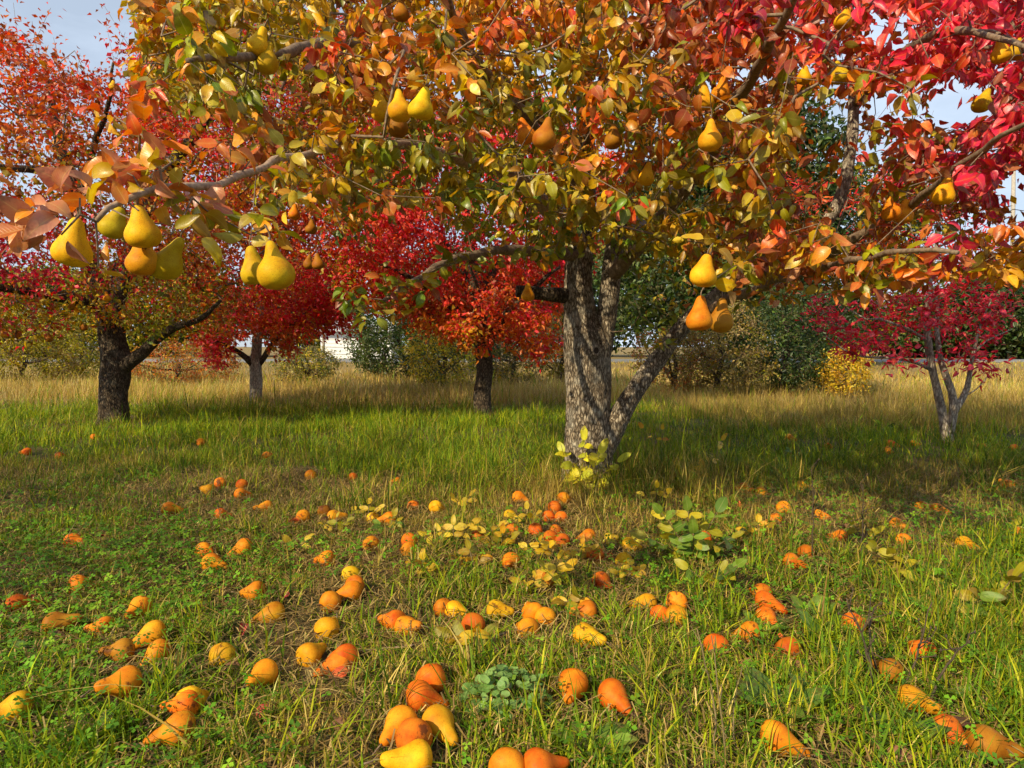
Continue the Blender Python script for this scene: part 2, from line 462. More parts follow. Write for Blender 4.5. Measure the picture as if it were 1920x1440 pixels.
def leaf_verts(tpl, base, axis, nrm, L, Wd, curl, fold, wave=None):
    """vectorised leaves: returns (n, m, 3)"""
    uv, T = tpl
    u, v, w = uv[:, 0][None], uv[:, 1][None], uv[:, 2][None]
    c = np.where(np.abs(curl) < 0.02, 0.02, curl)[:, None]
    vv = np.maximum(v, 0)
    th = c * vv
    y = np.where(v < 0, v, np.sin(th) / c) * L[:, None]
    z = -np.where(v < 0, 0.25 * v * v * 0, (1 - np.cos(th)) / c) * L[:, None]
    lat = u * w * Wd[:, None] * 0.5
    x = lat * np.cos(fold)[:, None]
    z = z + np.abs(lat) * np.sin(fold)[:, None]
    if wave is not None:
        z = z + np.sin(v * 9 + wave[:, None]) * u * w * Wd[:, None] * 0.07
    bi = np.cross(axis, nrm)
    return (base[:, None, :] + x[..., None] * bi[:, None, :] + y[..., None] * axis[:, None, :] + z[..., None] * nrm[:, None, :])

TPL_F = (np.array([(0, 0, 0), (-1, .45, 1), (1, .45, 1), (0, 1, 0)], float), np.array([(0, 3, 1), (0, 2, 3)], np.int32))
def leaves_mixed(name, lv, col, fine, m, origin):
    """one mesh; the leaves marked fine carry the full blade, the others a simple folded one"""
    Vs, Ts, Cs, Us, o = [], [], [], [], 0
    for tpl, k in ((TPL, fine), (TPL_S, ~fine)):
        V = leaf_verts(tpl, *(lv[q][k] for q in ('base', 'axis', 'nrm', 'L', 'W', 'curl', 'fold', 'wave'))) - np.asarray(origin)
        n, mm = V.shape[:2]
        Vs.append(V.reshape(-1, 3)); Ts.append((tpl[1][None] + (np.arange(n) * mm)[:, None, None]).reshape(-1, 3) + o); o += n * mm
        Cs.append(np.repeat(np.c_[col[k], np.ones(n)][:, None], mm, 1).reshape(-1, 4))
        Us.append(np.tile(np.stack([tpl[0][:, 0] * (tpl[0][:, 2] > 0), tpl[0][:, 1], tpl[0][:, 2]], -1), (n, 1)))
    return tri_mesh(name, np.vstack(Vs), np.vstack(Ts), m, {'col': ('FLOAT_COLOR', np.vstack(Cs)), 'luv': ('FLOAT_VECTOR', np.vstack(Us))})

def leaves_mesh(name, tpl, base, axis, nrm, L, Wd, curl, fold, col, m, wave=None, origin=None):
    V = leaf_verts(tpl, base, axis, nrm, L, Wd, curl, fold, wave)
    n, mm = V.shape[:2]
    if origin is not None: V = V - np.asarray(origin)[None, None]
    T = (tpl[1][None] + (np.arange(n) * mm)[:, None, None]).reshape(-1, 3)
    C = np.repeat(np.c_[col, np.ones(n)][:, None, :], mm, axis=1).reshape(-1, 4)
    uv = np.repeat(np.stack([tpl[0][:, 0] * np.where(tpl[0][:, 2] > 0, 1, 0), tpl[0][:, 1], tpl[0][:, 2]], -1)[None], n, axis=0).reshape(-1, 3)
    return tri_mesh(name, V.reshape(-1, 3), T, m, {'col': ('FLOAT_COLOR', C), 'luv': ('FLOAT_VECTOR', uv)})

# shared meshes for single leaves (unit length, several curls and folds)
HI = leaf_template([0, .06, .18, .34, .5, .66, .8, .91, 1.0], [0, .44, .84, 1.0, .97, .80, .54, .26, 0])
def single_leaf_meshes(tag_, m, wr, curls, folds, k=14, petiole=True):
    out = []
    for q in range(k):
        c = rng.uniform(*curls); f = rng.uniform(*folds); w = rng.uniform(*wr)
        one = np.ones(1)
        tpl = HI if petiole else leaf_template([0, .06, .18, .34, .5, .66, .8, .91, 1.0], [0, .5, .86, 1.0, .98, .86, .66, .38, 0], 0.12)
        me = leaves_mesh(tag_, tpl, np.zeros((1, 3)), np.array([[0, 1.0, 0]]), np.array([[0, 0, 1.0]]),
                         one, one * w, one * c, one * f, np.ones((1, 3)), m, one * rng.uniform(0, 6))
        out.append((me, c, f, w))
    return out
LEAF_SET = single_leaf_meshes('leaf', M_leaf_o, (0.50, 0.66), (-0.5, 1.7), (0.05, 0.8), 20)
PLANT_SET = single_leaf_meshes('leaf', M_plant, (0.46, 0.60), (0.1, 0.8), (0.0, 0.35), 8, False)
LITTER_SET = single_leaf_meshes('leaf', M_litter, (0.45, 0.62), (0.4, 1.8), (0.2, 0.9), 8)

def frame_matrix(base, axis, nrm, L):
    bi = np.cross(axis, nrm)
    M = Matrix.Identity(4)
    for r in range(3):
        M[r][0] = bi[r] * L; M[r][1] = axis[r] * L; M[r][2] = nrm[r] * L; M[r][3] = base[r]
    return M

def perp(axis, want):
    n = want - axis * (want * axis).sum(-1, keepdims=True)
    return norm(n)

PAL = {
    'gold':   [(.60, .30, .006), (.62, .37, .008), (.48, .28, .006), (.66, .42, .012)],
    'orange': [(.66, .17, .008), (.62, .22, .010), (.68, .26, .014), (.54, .14, .010)],
    'olive':  [(.27, .22, .006), (.22, .21, .006), (.35, .26, .007), (.31, .19, .006)],
    'green':  [(.12, .19, .010), (.16, .23, .012), (.22, .25, .012)],
    'yg':     [(.42, .37, .015), (.33, .30, .014), (.50, .40, .02)],
    'red':    [(.60, .04, .016), (.66, .06, .018), (.54, .03, .018)],
    'brownred': [(.34, .07, .014), (.42, .10, .016), (.28, .06, .016), (.48, .13, .02)],
    'crimson': [(.72, .014, .04), (.78, .03, .06), (.62, .012, .035), (.76, .05, .05)],
    'maroon': [(.42, .012, .035), (.52, .02, .05)],
    'pinktan': [(.52, .22, .10), (.46, .17, .08), (.56, .26, .13)],
    'redorange': [(.66, .095, .014), (.70, .13, .014), (.58, .08, .014)],
    'dkgreen': [(.018, .045, .010), (.03, .065, .012), (.045, .085, .015)],
    'midgreen': [(.06, .10, .015), (.09, .13, .02), (.05, .085, .012)],
    'yellow': [(.62, .42, .02), (.55, .36, .02), (.66, .48, .04)],
    'tan':    [(.30, .22, .07), (.22, .17, .05), (.36, .27, .10), (.16, .14, .04)],
}
def pick_colors(px, py, anchors, sigma=95.0, jitter=0.14):
    """colour of each leaf from the palettes of the nearest parts of the crown"""
    A = np.array([(a[0], a[1]) for a in anchors], float)
    d2 = (px[:, None] - A[:, 0]) ** 2 + (py[:, None] - A[:, 1]) ** 2
    w = np.exp(-(d2 - d2.min(1, keepdims=True)) / (2 * sigma * sigma)); w /= w.sum(1, keepdims=True)
    idx = (w.cumsum(1) > rng.random(len(px))[:, None]).argmax(1)
    out = np.empty((len(px), 3))
    for k, i in enumerate(idx):
        names = anchors[i][2].split()
        p = PAL[names[int(rng.integers(len(names)))]]
        out[k] = p[int(rng.integers(len(p)))]
    return np.clip(out * rng.lognormal(0, jitter, (len(px), 1)) * rng.normal(1, 0.06, (len(px), 3)), 0.004, 0.8)

# ------------------------------------------------------------------ branching
def grow(P0, A, seg=0.13, sag=0.06, maxd=9.0):
    """joins every point of A to the nearest piece of the tree; returns nodes, parents, index of each A"""
    P = [p for p in P0]; par = [-1] * len(P)
    P0 = np.asarray(P0); A = np.asarray(A, float)
    n = len(A); D = np.full(n, 1e9); J = np.zeros(n, int)
    for s in range(0, n, 400):
        dd = np.linalg.norm(A[s:s + 400, None] - P0[None], axis=2)
        D[s:s + 400] = dd.min(1); J[s:s + 400] = dd.argmin(1)
    at = np.full(n, -1); live = D < maxd
    D = np.where(live, D, 1e9)
    for _ in range(int(live.sum())):
        i = int(D.argmin()); d = D[i]
        if d > 1e8: break
        j = int(J[i]); a = P[j]; b = A[i]; m = max(1, int(d / seg)); off = rng.normal(0, 1, 3)
        new = []
        for q in range(1, m + 1):
            t = q / m
            p = a + (b - a) * t
            if q < m: p = p + off * math.sin(math.pi * t) * 0.09 * d + np.array([0, 0, 1]) * math.sin(math.pi * t) * sag * d + rng.normal(0, 0.012, 3)
            par.append(j); P.append(p); j = len(P) - 1; new.append(j)
        at[i] = j; D[i] = 1e9; A_done = i
        for q in new:
            dd = np.linalg.norm(A - P[q], axis=1)
            better = (dd < D) & (D < 1e8)
            D[better] = dd[better]; J[better] = q
    return np.array(P), np.array(par), at

def twig_mesh(P, par, n0, r0=0.0017, power=0.44, sides=5, rmax=0.03):
    n = len(P); cnt = np.zeros(n)
    child = [[] for _ in range(n)]
    for i in range(n0, n): child[par[i]].append(i)
    for i in range(n - 1, n0 - 1, -1):
        cnt[i] += 1 if not child[i] else 0
        cnt[par[i]] += cnt[i]
    R = np.minimum(r0 * np.maximum(cnt, 1) ** power, rmax)
    parts = []
    starts = [i for i in range(n0, n) if par[i] < n0]
    while starts:
        i = starts.pop(); chain = [par[i], i]
        while child[chain[-1]]:
            ch = sorted(child[chain[-1]], key=lambda c: -cnt[c])
            starts += ch[1:]; chain.append(ch[0])
        rr = R[chain].copy(); rr[0] = min(rr[0], rr[1] * 1.3)
        parts.append(tube(P[chain], rr, sides, cap=False))
    return join(parts) if parts else None

def spur_leaves(S, k, L, spread, droop, wr=(0.52, 0.64), pet=0.42, sunbias=0.7, curl=(-0.5, 1.7), fold=(0.05, 0.85)):
    """leaf rosettes round the points S"""
    n = len(S); idx = np.repeat(np.arange(n), k); m = len(idx)
    out = rng.normal(0, 1, (m, 3)); out[:, 2] *= 0.55
    ax = norm(norm(out) * spread + np.array([0, 0, -droop]) * rng.uniform(0.3, 1.3, (m, 1)))
    nr = perp(ax, norm(rng.normal(0, 0.75, (m, 3)) + SUN * sunbias + np.array([0, 0, 0.35])))
    ln = L * rng.uniform(0.68, 1.18, m)
    base = S[idx] + ax * (ln * pet)[:, None] + rng.normal(0, 0.012, (m, 3)) * (L / 0.06)
    return dict(base=base, axis=ax, nrm=nr, L=ln, W=ln * rng.uniform(*wr, m), curl=rng.uniform(*curl, m), fold=rng.uniform(*fold, m), wave=rng.uniform(0, 6, m), spur=idx)

def spur_tone(lv, px, py, anchors, sigma, jitter=.14, own=.42):
    u, inv = np.unique(lv['spur'], return_inverse=True); n = len(u)
    cnt = np.bincount(inv, minlength=n)
    sx = np.bincount(inv, px, n) / cnt; sy = np.bincount(inv, py, n) / cnt
    cs = pick_colors(sx, sy, anchors, sigma, jitter); cl_ = pick_colors(px, py, anchors, sigma, jitter)
    k = rng.random(len(px)) < own
    return np.where(k[:, None], cl_, np.clip(cs[inv] * rng.lognormal(0, .16, (len(px), 1)) * rng.normal(1, .06, (len(px), 3)), .003, .85))

def cut(lv, keep):
    return {k: v[keep] for k, v in lv.items()}

def limb_rows(spec):
    """rows of (px, py, depth, radius) -> smooth centre line with radius"""
    return catmull([tuple(W(a, b, d)) + (r,) for a, b, d, r in spec])

def roughen(rows, amt):
    t = np.arange(len(rows))
    for ax in range(3):
        f = np.sin(t * 0.7 + rng.uniform(0, 6)) + 0.6 * np.sin(t * 1.7 + rng.uniform(0, 6))
        rows[:, ax] += f * amt * np.minimum(1, t / 4.0)
    return rows

reseed(100)
# ------------------------------------------------------------------ pears
PROF = [(0.0, .07), (.015, .15), (.05, .245), (.11, .315), (.19, .358), (.28, .372), (.37, .360), (.46, .322), (.55, .270),
        (.64, .222), (.73, .187), (.82, .160), (.90, .132), (.96, .095), (.99, .05)]
def pear_mesh(Hh, fat, neck, bend, lump, seed, k=22):
    rows = np.array(PROF); nR = len(rows)
    V = []
    for t, r in rows:
        nk = sstep(0.45, 0.8, t)
        rr = r * fat * (1 - nk) + r * neck * nk
        for j in range(k):
            a = 2 * math.pi * j / k
            x, y = rr * math.cos(a), rr * math.sin(a)
            nn = noise.noise((x * 3 + seed, y * 3, t * 3))
            s = 1 + lump * nn
            V.append((x * s + bend * sstep(0.35, 1.0, t) ** 1.2, y * s, t))
    V = np.array(V); V[:, 2] -= 0.5
    V[:, 2] += 0.02 * np.sin(V[:, 0] * 5 + seed)
    i = np.arange(nR - 1)[:, None] * k; j = np.arange(k)[None]; j2 = (j + 1) % k
    F = np.concatenate([np.stack([i + j, i + j2, i + k + j2], -1).reshape(-1, 3), np.stack([i + j, i + k + j2, i + k + j], -1).reshape(-1, 3)])
    top = V[-k:].mean(0) + (0, 0, .006); bot = V[:k].mean(0) + (0, 0, .02)
    V = np.vstack([V, top, bot]); m = len(V); jj = np.arange(k)
    F = np.vstack([F, np.stack([(nR - 1) * k + jj, (nR - 1) * k + (jj + 1) % k, np.full(k, m - 2)], -1), np.stack([(jj + 1) % k, jj, np.full(k, m - 1)], -1)])
    V *= Hh
    me = tri_mesh('pear', V, F, M_pear)
    # stem and calyx that belong to this shape
    s0 = top * Hh
    sp = np.array([s0 - (0, 0, .004), s0 + (.001 * bend, 0, .010), s0 + (.004, .002, .020), s0 + (.009 + bend * .02, .003, .030)])
    sv, sf = tube(sp, np.array([.0024, .0018, .0017, .0024]), 6)
    st = tri_mesh('stem', sv, sf, M_twig)
    cv, cf = [], []
    for q in range(5):
        a = q * 1.2566
        b0 = len(cv)
        for (rad, z, da) in ((.004, .006, -.5), (.004, .006, .5), (.0075, -.0035, 0)):
            cv.append((bot[0] * Hh + rad * math.cos(a + da), bot[1] * Hh + rad * math.sin(a + da), -0.5 * Hh + z))
        cf.append((b0, b0 + 1, b0 + 2))
    cv += [(bot[0] * Hh + .0055 * math.cos(q * 1.047), bot[1] * Hh + .0055 * math.sin(q * 1.047), -0.5 * Hh + .0045) for q in range(6)]
    cf += [(15, 15 + q, 16 + q) for q in range(1, 5)]
    ca = tri_mesh('calyx', cv, cf, M_dark, smooth=False)
    return dict(me=me, stem=st, calyx=ca, V=V, H=Hh, top=sp[-1])
PEARS = [pear_mesh(.100, 1.00, 1.00, .00, .05, 1.0), pear_mesh(.106, .92, .90, .10, .06, 4.0), pear_mesh(.094, 1.08, 1.05, -.05, .07, 8.0),
         pear_mesh(.104, .96, .92, .18, .06, 12.0), pear_mesh(.098, 1.02, .82, .06, .05, 17.0), pear_mesh(.090, 1.10, 1.15, .02, .09, 23.0),
         pear_mesh(.104, .95, 1.05, -.14, .12, 31.0)]
def make_pear(var, Mw, color, label, group, stem=True, name='pear'):
    p = PEARS[var]
    o = put(name, p['me']); o.matrix_world = Mw; o.color = color
    tag(o, label, 'pear', group)
    if stem: put('stem', p['stem'], o)
    put('calyx', p['calyx'], o)
    return o
PC = {'y': (.84, .43, .003), 'o': (.80, .235, .003), 'd': (.76, .15, .002), 'r': (.70, .12, .003), 'g': (.56, .33, .006), 'b': (.40, .14, .008), 'a': (.80, .33, .003)}  # b: rot brown on windfalls; on hanging pears, leaf shade put into the colour
def pear_color(code, bruise):
    c = np.array(PC[code]) * rng.normal(1, 0.05, 3) * rng.uniform(.78, 1.03)
    if bruise > .35: c = c * (1 - .3 * rng.random()) + np.array([.30, .12, .01]) * .3 * rng.random()
    return (*np.clip(c, 0.005, 0.9), bruise)

# hanging pears: px, py, height in px, tilt (deg, in the picture plane), colour, shape, what tells it apart
HANG = [
 (138, 455, 92, 14, 'y', 0, 'bright yellow pear hanging beside a cupped orange leaf at the branch tip'),
 (266, 426, 80, -4, 'y', 2, 'bright yellow pear hanging above two darker pears on the low bare branch'),
 (216, 416, 62, 30, 'g', 5, 'small greenish pear half hidden beside the bright yellow pear on the low branch'),
 (268, 478, 74, 3, 'a', 5, 'half shaded amber pear below the bright yellow pear on the low branch'),
 (314, 482, 84, 16, 'g', 3, 'brownish shaded long pear leaning outward below the low bare branch'),
 (516, 495, 92, -6, 'y', 4, 'long yellow pear hanging alone in front of crimson leaves with a smaller one behind it'),
 (476, 498, 72, -8, 'g', 0, 'smaller ochre pear tucked behind the long yellow pear'),
 (750, 196, 60, 2, 'y', 4, 'middle pear of the bright row of three yellow pears'),
 (791, 194, 60, 12, 'y', 2, 'rounded end pear of the bright row of three yellow pears on the trunk side'),
 (714, 200, 56, -12, 'y', 0, 'end pear of the row of three yellow pears crossed by a brown leaf'),
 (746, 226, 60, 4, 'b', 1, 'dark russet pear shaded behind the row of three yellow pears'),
 (486, 78, 56, 20, 'y', 0, 'yellow pear sitting among drooping olive leaves of the high leaf bunch'),
 (499, 108, 58, -10, 'g', 3, 'dull green pear hanging under a yellow pear in the olive leaf bunch'),
 (1212, 325, 44, 0, 'y', 1, 'small yellow pear hanging alone over the main trunk among gold leaves'),
 (1320, 182, 50, -3, 'y', 0, 'yellow pear hanging beside upturned yellow leaves'),
 (1333, 252, 60, 6, 'a', 4, 'amber pear hanging just below the yellow pear with upturned yellow leaves'),
 (1353, 168, 48, 12, 'o', 0, 'orange pear mostly hidden by upturned yellow leaves'),
 (1312, 588, 66, 4, 'o', 0, 'half lit orange pear of the low pair under the leaning limb'),
 (1351, 590, 66, -4, 'b', 1, 'shaded russet pear of the low pair under the leaning limb'),
 (1320, 506, 62, 8, 'a', 5, 'amber pear in shade just above the low pair of pears'),
 (1771, 358, 52, 10, 'a', 2, 'amber pear hanging among dark red leaves above the red sapling'),
 (1876, 95, 46, -6, 'y', 0, 'yellow pear under the crimson leaf spray against the sky'),
 (1906, 92, 40, 14, 'g', 2, 'dull yellow pear at the very end of the crimson leaf spray'),
 (1842, 186, 48, 12, 'g', 3, 'crooked olive pear hanging clear against the cloudy sky'),
 (1583, 34, 40, 18, 'y', 2, 'yellow pear against blue sky next to a dark red leaf'),
 (1574, 134, 44, -4, 'g', 4, 'olive yellow pear hanging where the upright pale limb forks'),
 (1508, 140, 34, 0, 'y', 5, 'round yellow pear end peeping under brown red leaves'),
 (1669, 390, 46, -14, 'o', 4, 'orange pear of the pair hanging behind the upright pale limb'),
 (1696, 396, 46, 10, 'a', 0, 'amber pear of the pair hanging behind the upright pale limb'),
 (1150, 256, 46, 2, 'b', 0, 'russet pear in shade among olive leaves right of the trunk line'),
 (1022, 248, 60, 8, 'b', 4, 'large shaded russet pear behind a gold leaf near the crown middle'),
 (984, 246, 50, -20, 'o', 0, 'orange brown pear crossed by a gold leaf near the crown middle'),
 (952, 120, 38, 0, 'a', 1, 'small amber pear high among orange leaves'),
 (990, 548, 34, 0, 'o', 0, 'small orange pear by the sawn dark stub of the trunk'),
 (752, 254, 28, 4, 'y', 5, 'tiny yellow pear directly under the row of three yellow pears'),
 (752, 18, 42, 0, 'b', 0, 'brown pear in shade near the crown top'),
 (552, 397, 30, 4, 'o', 0, 'small orange pear hanging free above the long yellow pear'),
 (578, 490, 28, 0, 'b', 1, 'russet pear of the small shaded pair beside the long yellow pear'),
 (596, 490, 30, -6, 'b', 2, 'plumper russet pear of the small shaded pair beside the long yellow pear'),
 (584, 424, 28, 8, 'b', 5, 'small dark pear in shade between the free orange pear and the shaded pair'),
]
HANG_W = []
for (px, py, ph, tilt, code, var, lab) in HANG:
    Hh = PEARS[var]['H']; d = Hh * FPX / ph
    HANG_W.append((W(px, py, d), d, ph))
HANG_TOP = []
for (row, (Pw, d, ph)) in zip(HANG, HANG_W):
    px, py, _, tilt, code, var, lab = row
    Rm = Matrix.Rotation(math.radians(tilt), 4, 'Y') @ Matrix.Rotation(math.radians(rng.uniform(-8, 8)), 4, 'X') @ Matrix.Rotation(rng.uniform(0, 6.28) if var not in (3, 1) else 0.3, 4, 'Z')
    Mw = Matrix.Translation(Vector(Pw)) @ Rm
    make_pear(var, Mw, pear_color(code, 0.12), lab, 'pears hanging on the big pear tree')
    HANG_TOP.append(np.array(Mw @ Vector(PEARS[var]['top'])))
HANG_TOP = np.array(HANG_TOP)

reseed(101)
# ------------------------------------------------------------------ the big pear tree
TB = G(1104, 905)
big = root('pear_tree', TB, 'old pear tree with thick grey forked trunk, orange leaves and many hanging pears', 'tree')
D0 = float((TB - CAM) @ FW)
def part(name, V, F, m, parent, origin):
    return put(name, tri_mesh(name, np.asarray(V) - np.asarray(origin)[None], F, m), parent)

trunk_spec = [(1106, 945, D0, .300), (1105, 905, D0, .225), (1103, 870, D0, .186), (1103, 835, D0, .170), (1102, 780, D0, .160), (1103, 700, D0, .168), (1100, 650, D0, .165), (1089, 600, D0, .128),
              (1084, 540, D0, .108), (1088, 470, D0, .098), (1096, 380, D0 + .05, .085), (1098, 250, D0 + .1, .072), (1094, 110, D0 + .1, .060), (1090, -80, D0, .048), (1060, -330, D0 - .1, .035), (1040, -560, D0 - .1, .015)]
rows = catmull([tuple(W(a, b, d)) + (r * .88,) for a, b, d, r in trunk_spec], 0.03)
V, F = bark_tube(rows[:, :3], rows[:, 3], 64, 0.07)
part('trunk', V, F, M_bark, big, TB)
LIMBS = []
def limb(spec, m, hires=False, amt=0.006, nodes=True, name='limb', parent=big, origin=TB, store=LIMBS):
    rows = limb_rows(spec)
    if not hires: rows = roughen(rows, amt)
    if hires:
        rows = catmull(rows[::4] if len(rows) > 12 else rows, 0.03); V, F = bark_tube(rows[:, :3], rows[:, 3], 40, 0.08, 5.0)
    else:
        rows[:, 3] *= 1 + .10 * np.sin(np.arange(len(rows)) * 1.9 + rng.uniform(0, 6)) * (rng.random(len(rows)) < .6)
        V, F = bark_tube(rows[:, :3], rows[:, 3], 14, 0.11, float(rng.uniform(0, 50)))
    part(name, V, F, m, parent, origin)
    if nodes: store.append(rows)
    return rows
LIMBS.append(rows[rows[:, 3] < 0.11])
# right stem of the fork
limb([(1112, 720, D0 + .03, .075), (1122, 660, D0 + .01, .078), (1137, 600, D0, .066), (1144, 540, D0, .062), (1150, 480, D0, .060), (1165, 400, D0 + .1, .060), (1200, 280, D0 + .3, .05), (1250, 120, D0 + .5, .04), (1290, -80, D0 + .7, .028), (1310, -260, D0 + .8, .012)], M_bark, True)
# leaning limb on the right, turning up into the pale upright
limb([(1120, 860, D0 - .0, .080), (1148, 800, D0 - .03, .072), (1188, 738, D0 - .02, .064), (1240, 665, D0, .056), (1292, 600, D0, .050), (1380, 530, D0 - .1, .050), (1480, 480, D0 - .2, .044), (1540, 440, D0 - .3, .040)], M_bark, True)
limb([(1520, 455, D0 - .27, .036), (1556, 425, D0 - .3, .038), (1580, 350, D0 - .35, .036), (1596, 270, D0 - .4, .034), (1604, 195, D0 - .4, .031), (1590, 110, D0 - .4, .022), (1600, 0, D0 - .4, .015), (1610, -160, D0 - .4, .007)], M_bark_grey, True)
# sawn stub on the left
limb([(1085, 556, D0, .055), (1040, 553, D0 - .05, .046), (995, 548, D0 - .1, .040), (968, 546, D0 - .12, .037)], M_bark_dark, True, nodes=False, name='stub')
d = D0
limb([(1092, 460, d, .055), (1010, 372, d - .4, .046), (930, 318, d - .8, .034), (820, 288, d - 1.2, .026), (700, 262, d - 1.7, .018), (600, 278, 2.25, .0125), (480, 322, 1.75, .0088), (400, 338, 1.50, .0080), (310, 352, 1.36, .0068), (240, 378, 1.29, .0055), (185, 422, 1.25, .0042)], M_twig_lit, name='limb')
limb([(1096, 400, d, .05), (1040, 290, d - .6, .04), (960, 190, d - 1.1, .03), (890, 110, d - 1.6, .02), (850, 30, 2.5, .013), (820, -90, 2.2, .007)], M_twig)
limb([(1098, 300, d, .05), (960, 170, d - .3, .04), (800, 90, d - .7, .033), (660, 80, d - 1.3, .026), (545, 94, 2.6, .019), (450, 110, 2.2, .013), (350, 110, 1.95, .007)], M_twig)
limb([(1146, 520, d, .05), (1230, 420, d - .5, .042), (1310, 320, d - 1.0, .034), (1380, 200, d - 1.5, .025), (1440, 90, 2.4, .017), (1500, -20, 2.0, .010), (1560, -150, 1.8, .006)], M_twig)
limb([(1292, 600, d, .036), (1390, 552, 3.9, .026), (1480, 520, 3.2, .018), (1580, 495, 2.5, .012), (1680, 470, 2.0, .008), (1800, 480, 1.75, .005)], M_twig)
limb([(1400, 520, d - .1, .036), (1560, 470, 3.4, .026), (1680, 400, 2.9, .018), (1780, 330, 2.4, .012), (1880, 250, 2.0, .008), (1980, 200, 1.8, .005)], M_twig)
limb([(1604, 195, d - .4, .028), (1660, 130, 3.6, .024), (1740, 70, 2.9, .017), (1830, 60, 2.3, .011), (1930, 90, 2.0, .006)], M_twig)
limb([(1088, 480, d, .04), (980, 470, d - .5, .030), (870, 480, d - 1.0, .022), (790, 520, 3.1, .015), (720, 560, 2.8, .008)], M_twig)
limb([(1098, 280, d, .05), (1120, 180, d - .5, .036), (1180, 90, d - 1.0, .025), (1220, 10, d - 1.6, .015), (1260, -120, 2.5, .008)], M_twig)
# limbs of the far and upper side
limb([(1092, 430, d, .05), (980, 330, d + .8, .038), (840, 240, d + 1.6, .026), (700, 180, d + 2.2, .012)], M_twig)
limb([(1150, 470, d, .05), (1260, 350, d + .9, .036), (1380, 270, d + 1.7, .022), (1480, 230, d + 2.3, .010)], M_twig)
limb([(1094, 110, d, .045), (900, -120, d - .4, .03), (700, -250, d - .8, .018), (520, -300, d - 1.2, .008)], M_twig)
limb([(1090, -80, d, .04), (1200, -350, d - .8, .022), (1320, -500, d - 1.4, .010)], M_twig)
limb([(1250, 120, d + .5, .035), (1420, -100, d + .3, .022), (1600, -260, d, .010)], M_twig)
# knot hole on the trunk; the hole's inner shade is a flat dark disc
kv = []
kc = W(1118, 657, D0 - .162); kr = .028
rowk = np.array([kc + np.array([math.cos(a) * kr * .85, -0.004 + .006 * math.sin(2 * a), math.sin(a) * kr]) for a in np.linspace(0, 2 * math.pi, 25)])
V, F = tube(rowk, np.full(25, .0075), 8, cap=False)
kn = part('knot_ring', V, F, M_bark_grey, big, TB)
Vd = np.vstack([[kc + (0, .004, 0)], rowk * 1.0 + (0, .004, 0)]); Fd = np.array([(0, q + 1, q) for q in range(1, 25)])
put('knot_hole', tri_mesh('knot_hole', Vd - TB[None], Fd, M_dark), kn)

LOW_X = [-400, 0, 330, 420, 500, 560, 640, 690, 740, 790, 850, 900, 1000, 1050, 1060, 1160, 1175, 1200, 1260, 1330, 1420, 1520, 1600, 1700, 1800, 1900, 2400]
LOW_Y = [170, 170, 170, 300, 350, 380, 440, 470, 430, 380, 430, 460, 470, 490, 480, 475, 530, 570, 590, 550, 575, 570, 550, 520, 520, 500, 500]
FRONT_X = [-400, 260, 450, 700, 900, 1200, 1350, 1500, 1700, 1900, 2400]
FRONT_D = [2.0, 1.9, 2.0, 2.1, 2.1, 2.1, 1.9, 1.9, 1.9, 1.9, 1.9]
GAPS = [(150, 60, 120, 80, 1.0), (525, 178, 46, 42, .95), (1545, 215, 55, 70, .85), (1520, 340, 50, 80, .8), (1665, 55, 60, 50, .75), (1775, 190, 95, 55, .85), (1905, 370, 45, 80, .8),
        (1660, 190, 45, 35, .7), (760, 412, 80, 32, .85), (700, 470, 60, 50, .6), (1640, 300, 70, 60, .5), (1590, 400, 40, 60, .8), (1290, 360, 40, 40, .7), (1620, 250, 50, 110, .4), (420, 290, 60, 90, .95), (1780, 440, 120, 50, .6)]
def crown_points(n_try):
    x = rng.uniform(-3.9, 3.9, n_try); y = rng.uniform(-3.5, 3.2, n_try)
    rho = np.sqrt((x / 3.7) ** 2 + (y / np.where(y < 0, 3.35, 2.9)) ** 2)
    z = rng.uniform(1.0, 4.6, n_try)
    top = 1.5 + 3.0 * np.sqrt(np.clip(1 - rho ** 2, 0, 1)); low = 1.02 + 0.45 * (1 - rho)
    ok = (rho < 1) & (z < top) & (z > low)
    Pn = np.stack([x + TB[0], y + TB[1], z], -1)[ok]; rho = rho[ok]; z = z[ok]; top = top[ok]
    px, py, dd = proj(Pn)
    keep = np.ones(len(Pn), bool)
    inview = (dd > 0.2) & (px > -150) & (px < 2070) & (py > -120)
    keep &= ~((dd > 0) & (py > np.interp(px, LOW_X, LOW_Y) + rng.normal(0, 14, len(Pn))) & (px > -700) & (px < 2700))
    keep &= dd > np.interp(px, FRONT_X, FRONT_D) * np.where(py > 380, 1.35, 1.0) * np.where((px > 1380) & (py > 380), 0.75, 1.0)
    keep &= ~((px < 250) & (dd > 0) & (px > -600) & (py > -60))
    for cx, cy, a, b, pr in GAPS:
        keep &= ~((((px - cx) / a) ** 2 + ((py - cy) / b) ** 2 < 1) & (rng.random(len(px)) < pr))
    # fewer twigs deep inside, on the far side and above the picture
    shell = np.clip(0.30 + 0.9 * np.maximum(rho ** 2, (z - 1.0) / (top - 0.9)), 0, 1)
    keep &= rng.random(len(px)) < np.where(inview, shell * np.where(dd > 4.7, 0.05, 1.0), 0.04)
    return Pn[keep]
CR = crown_points(69000)
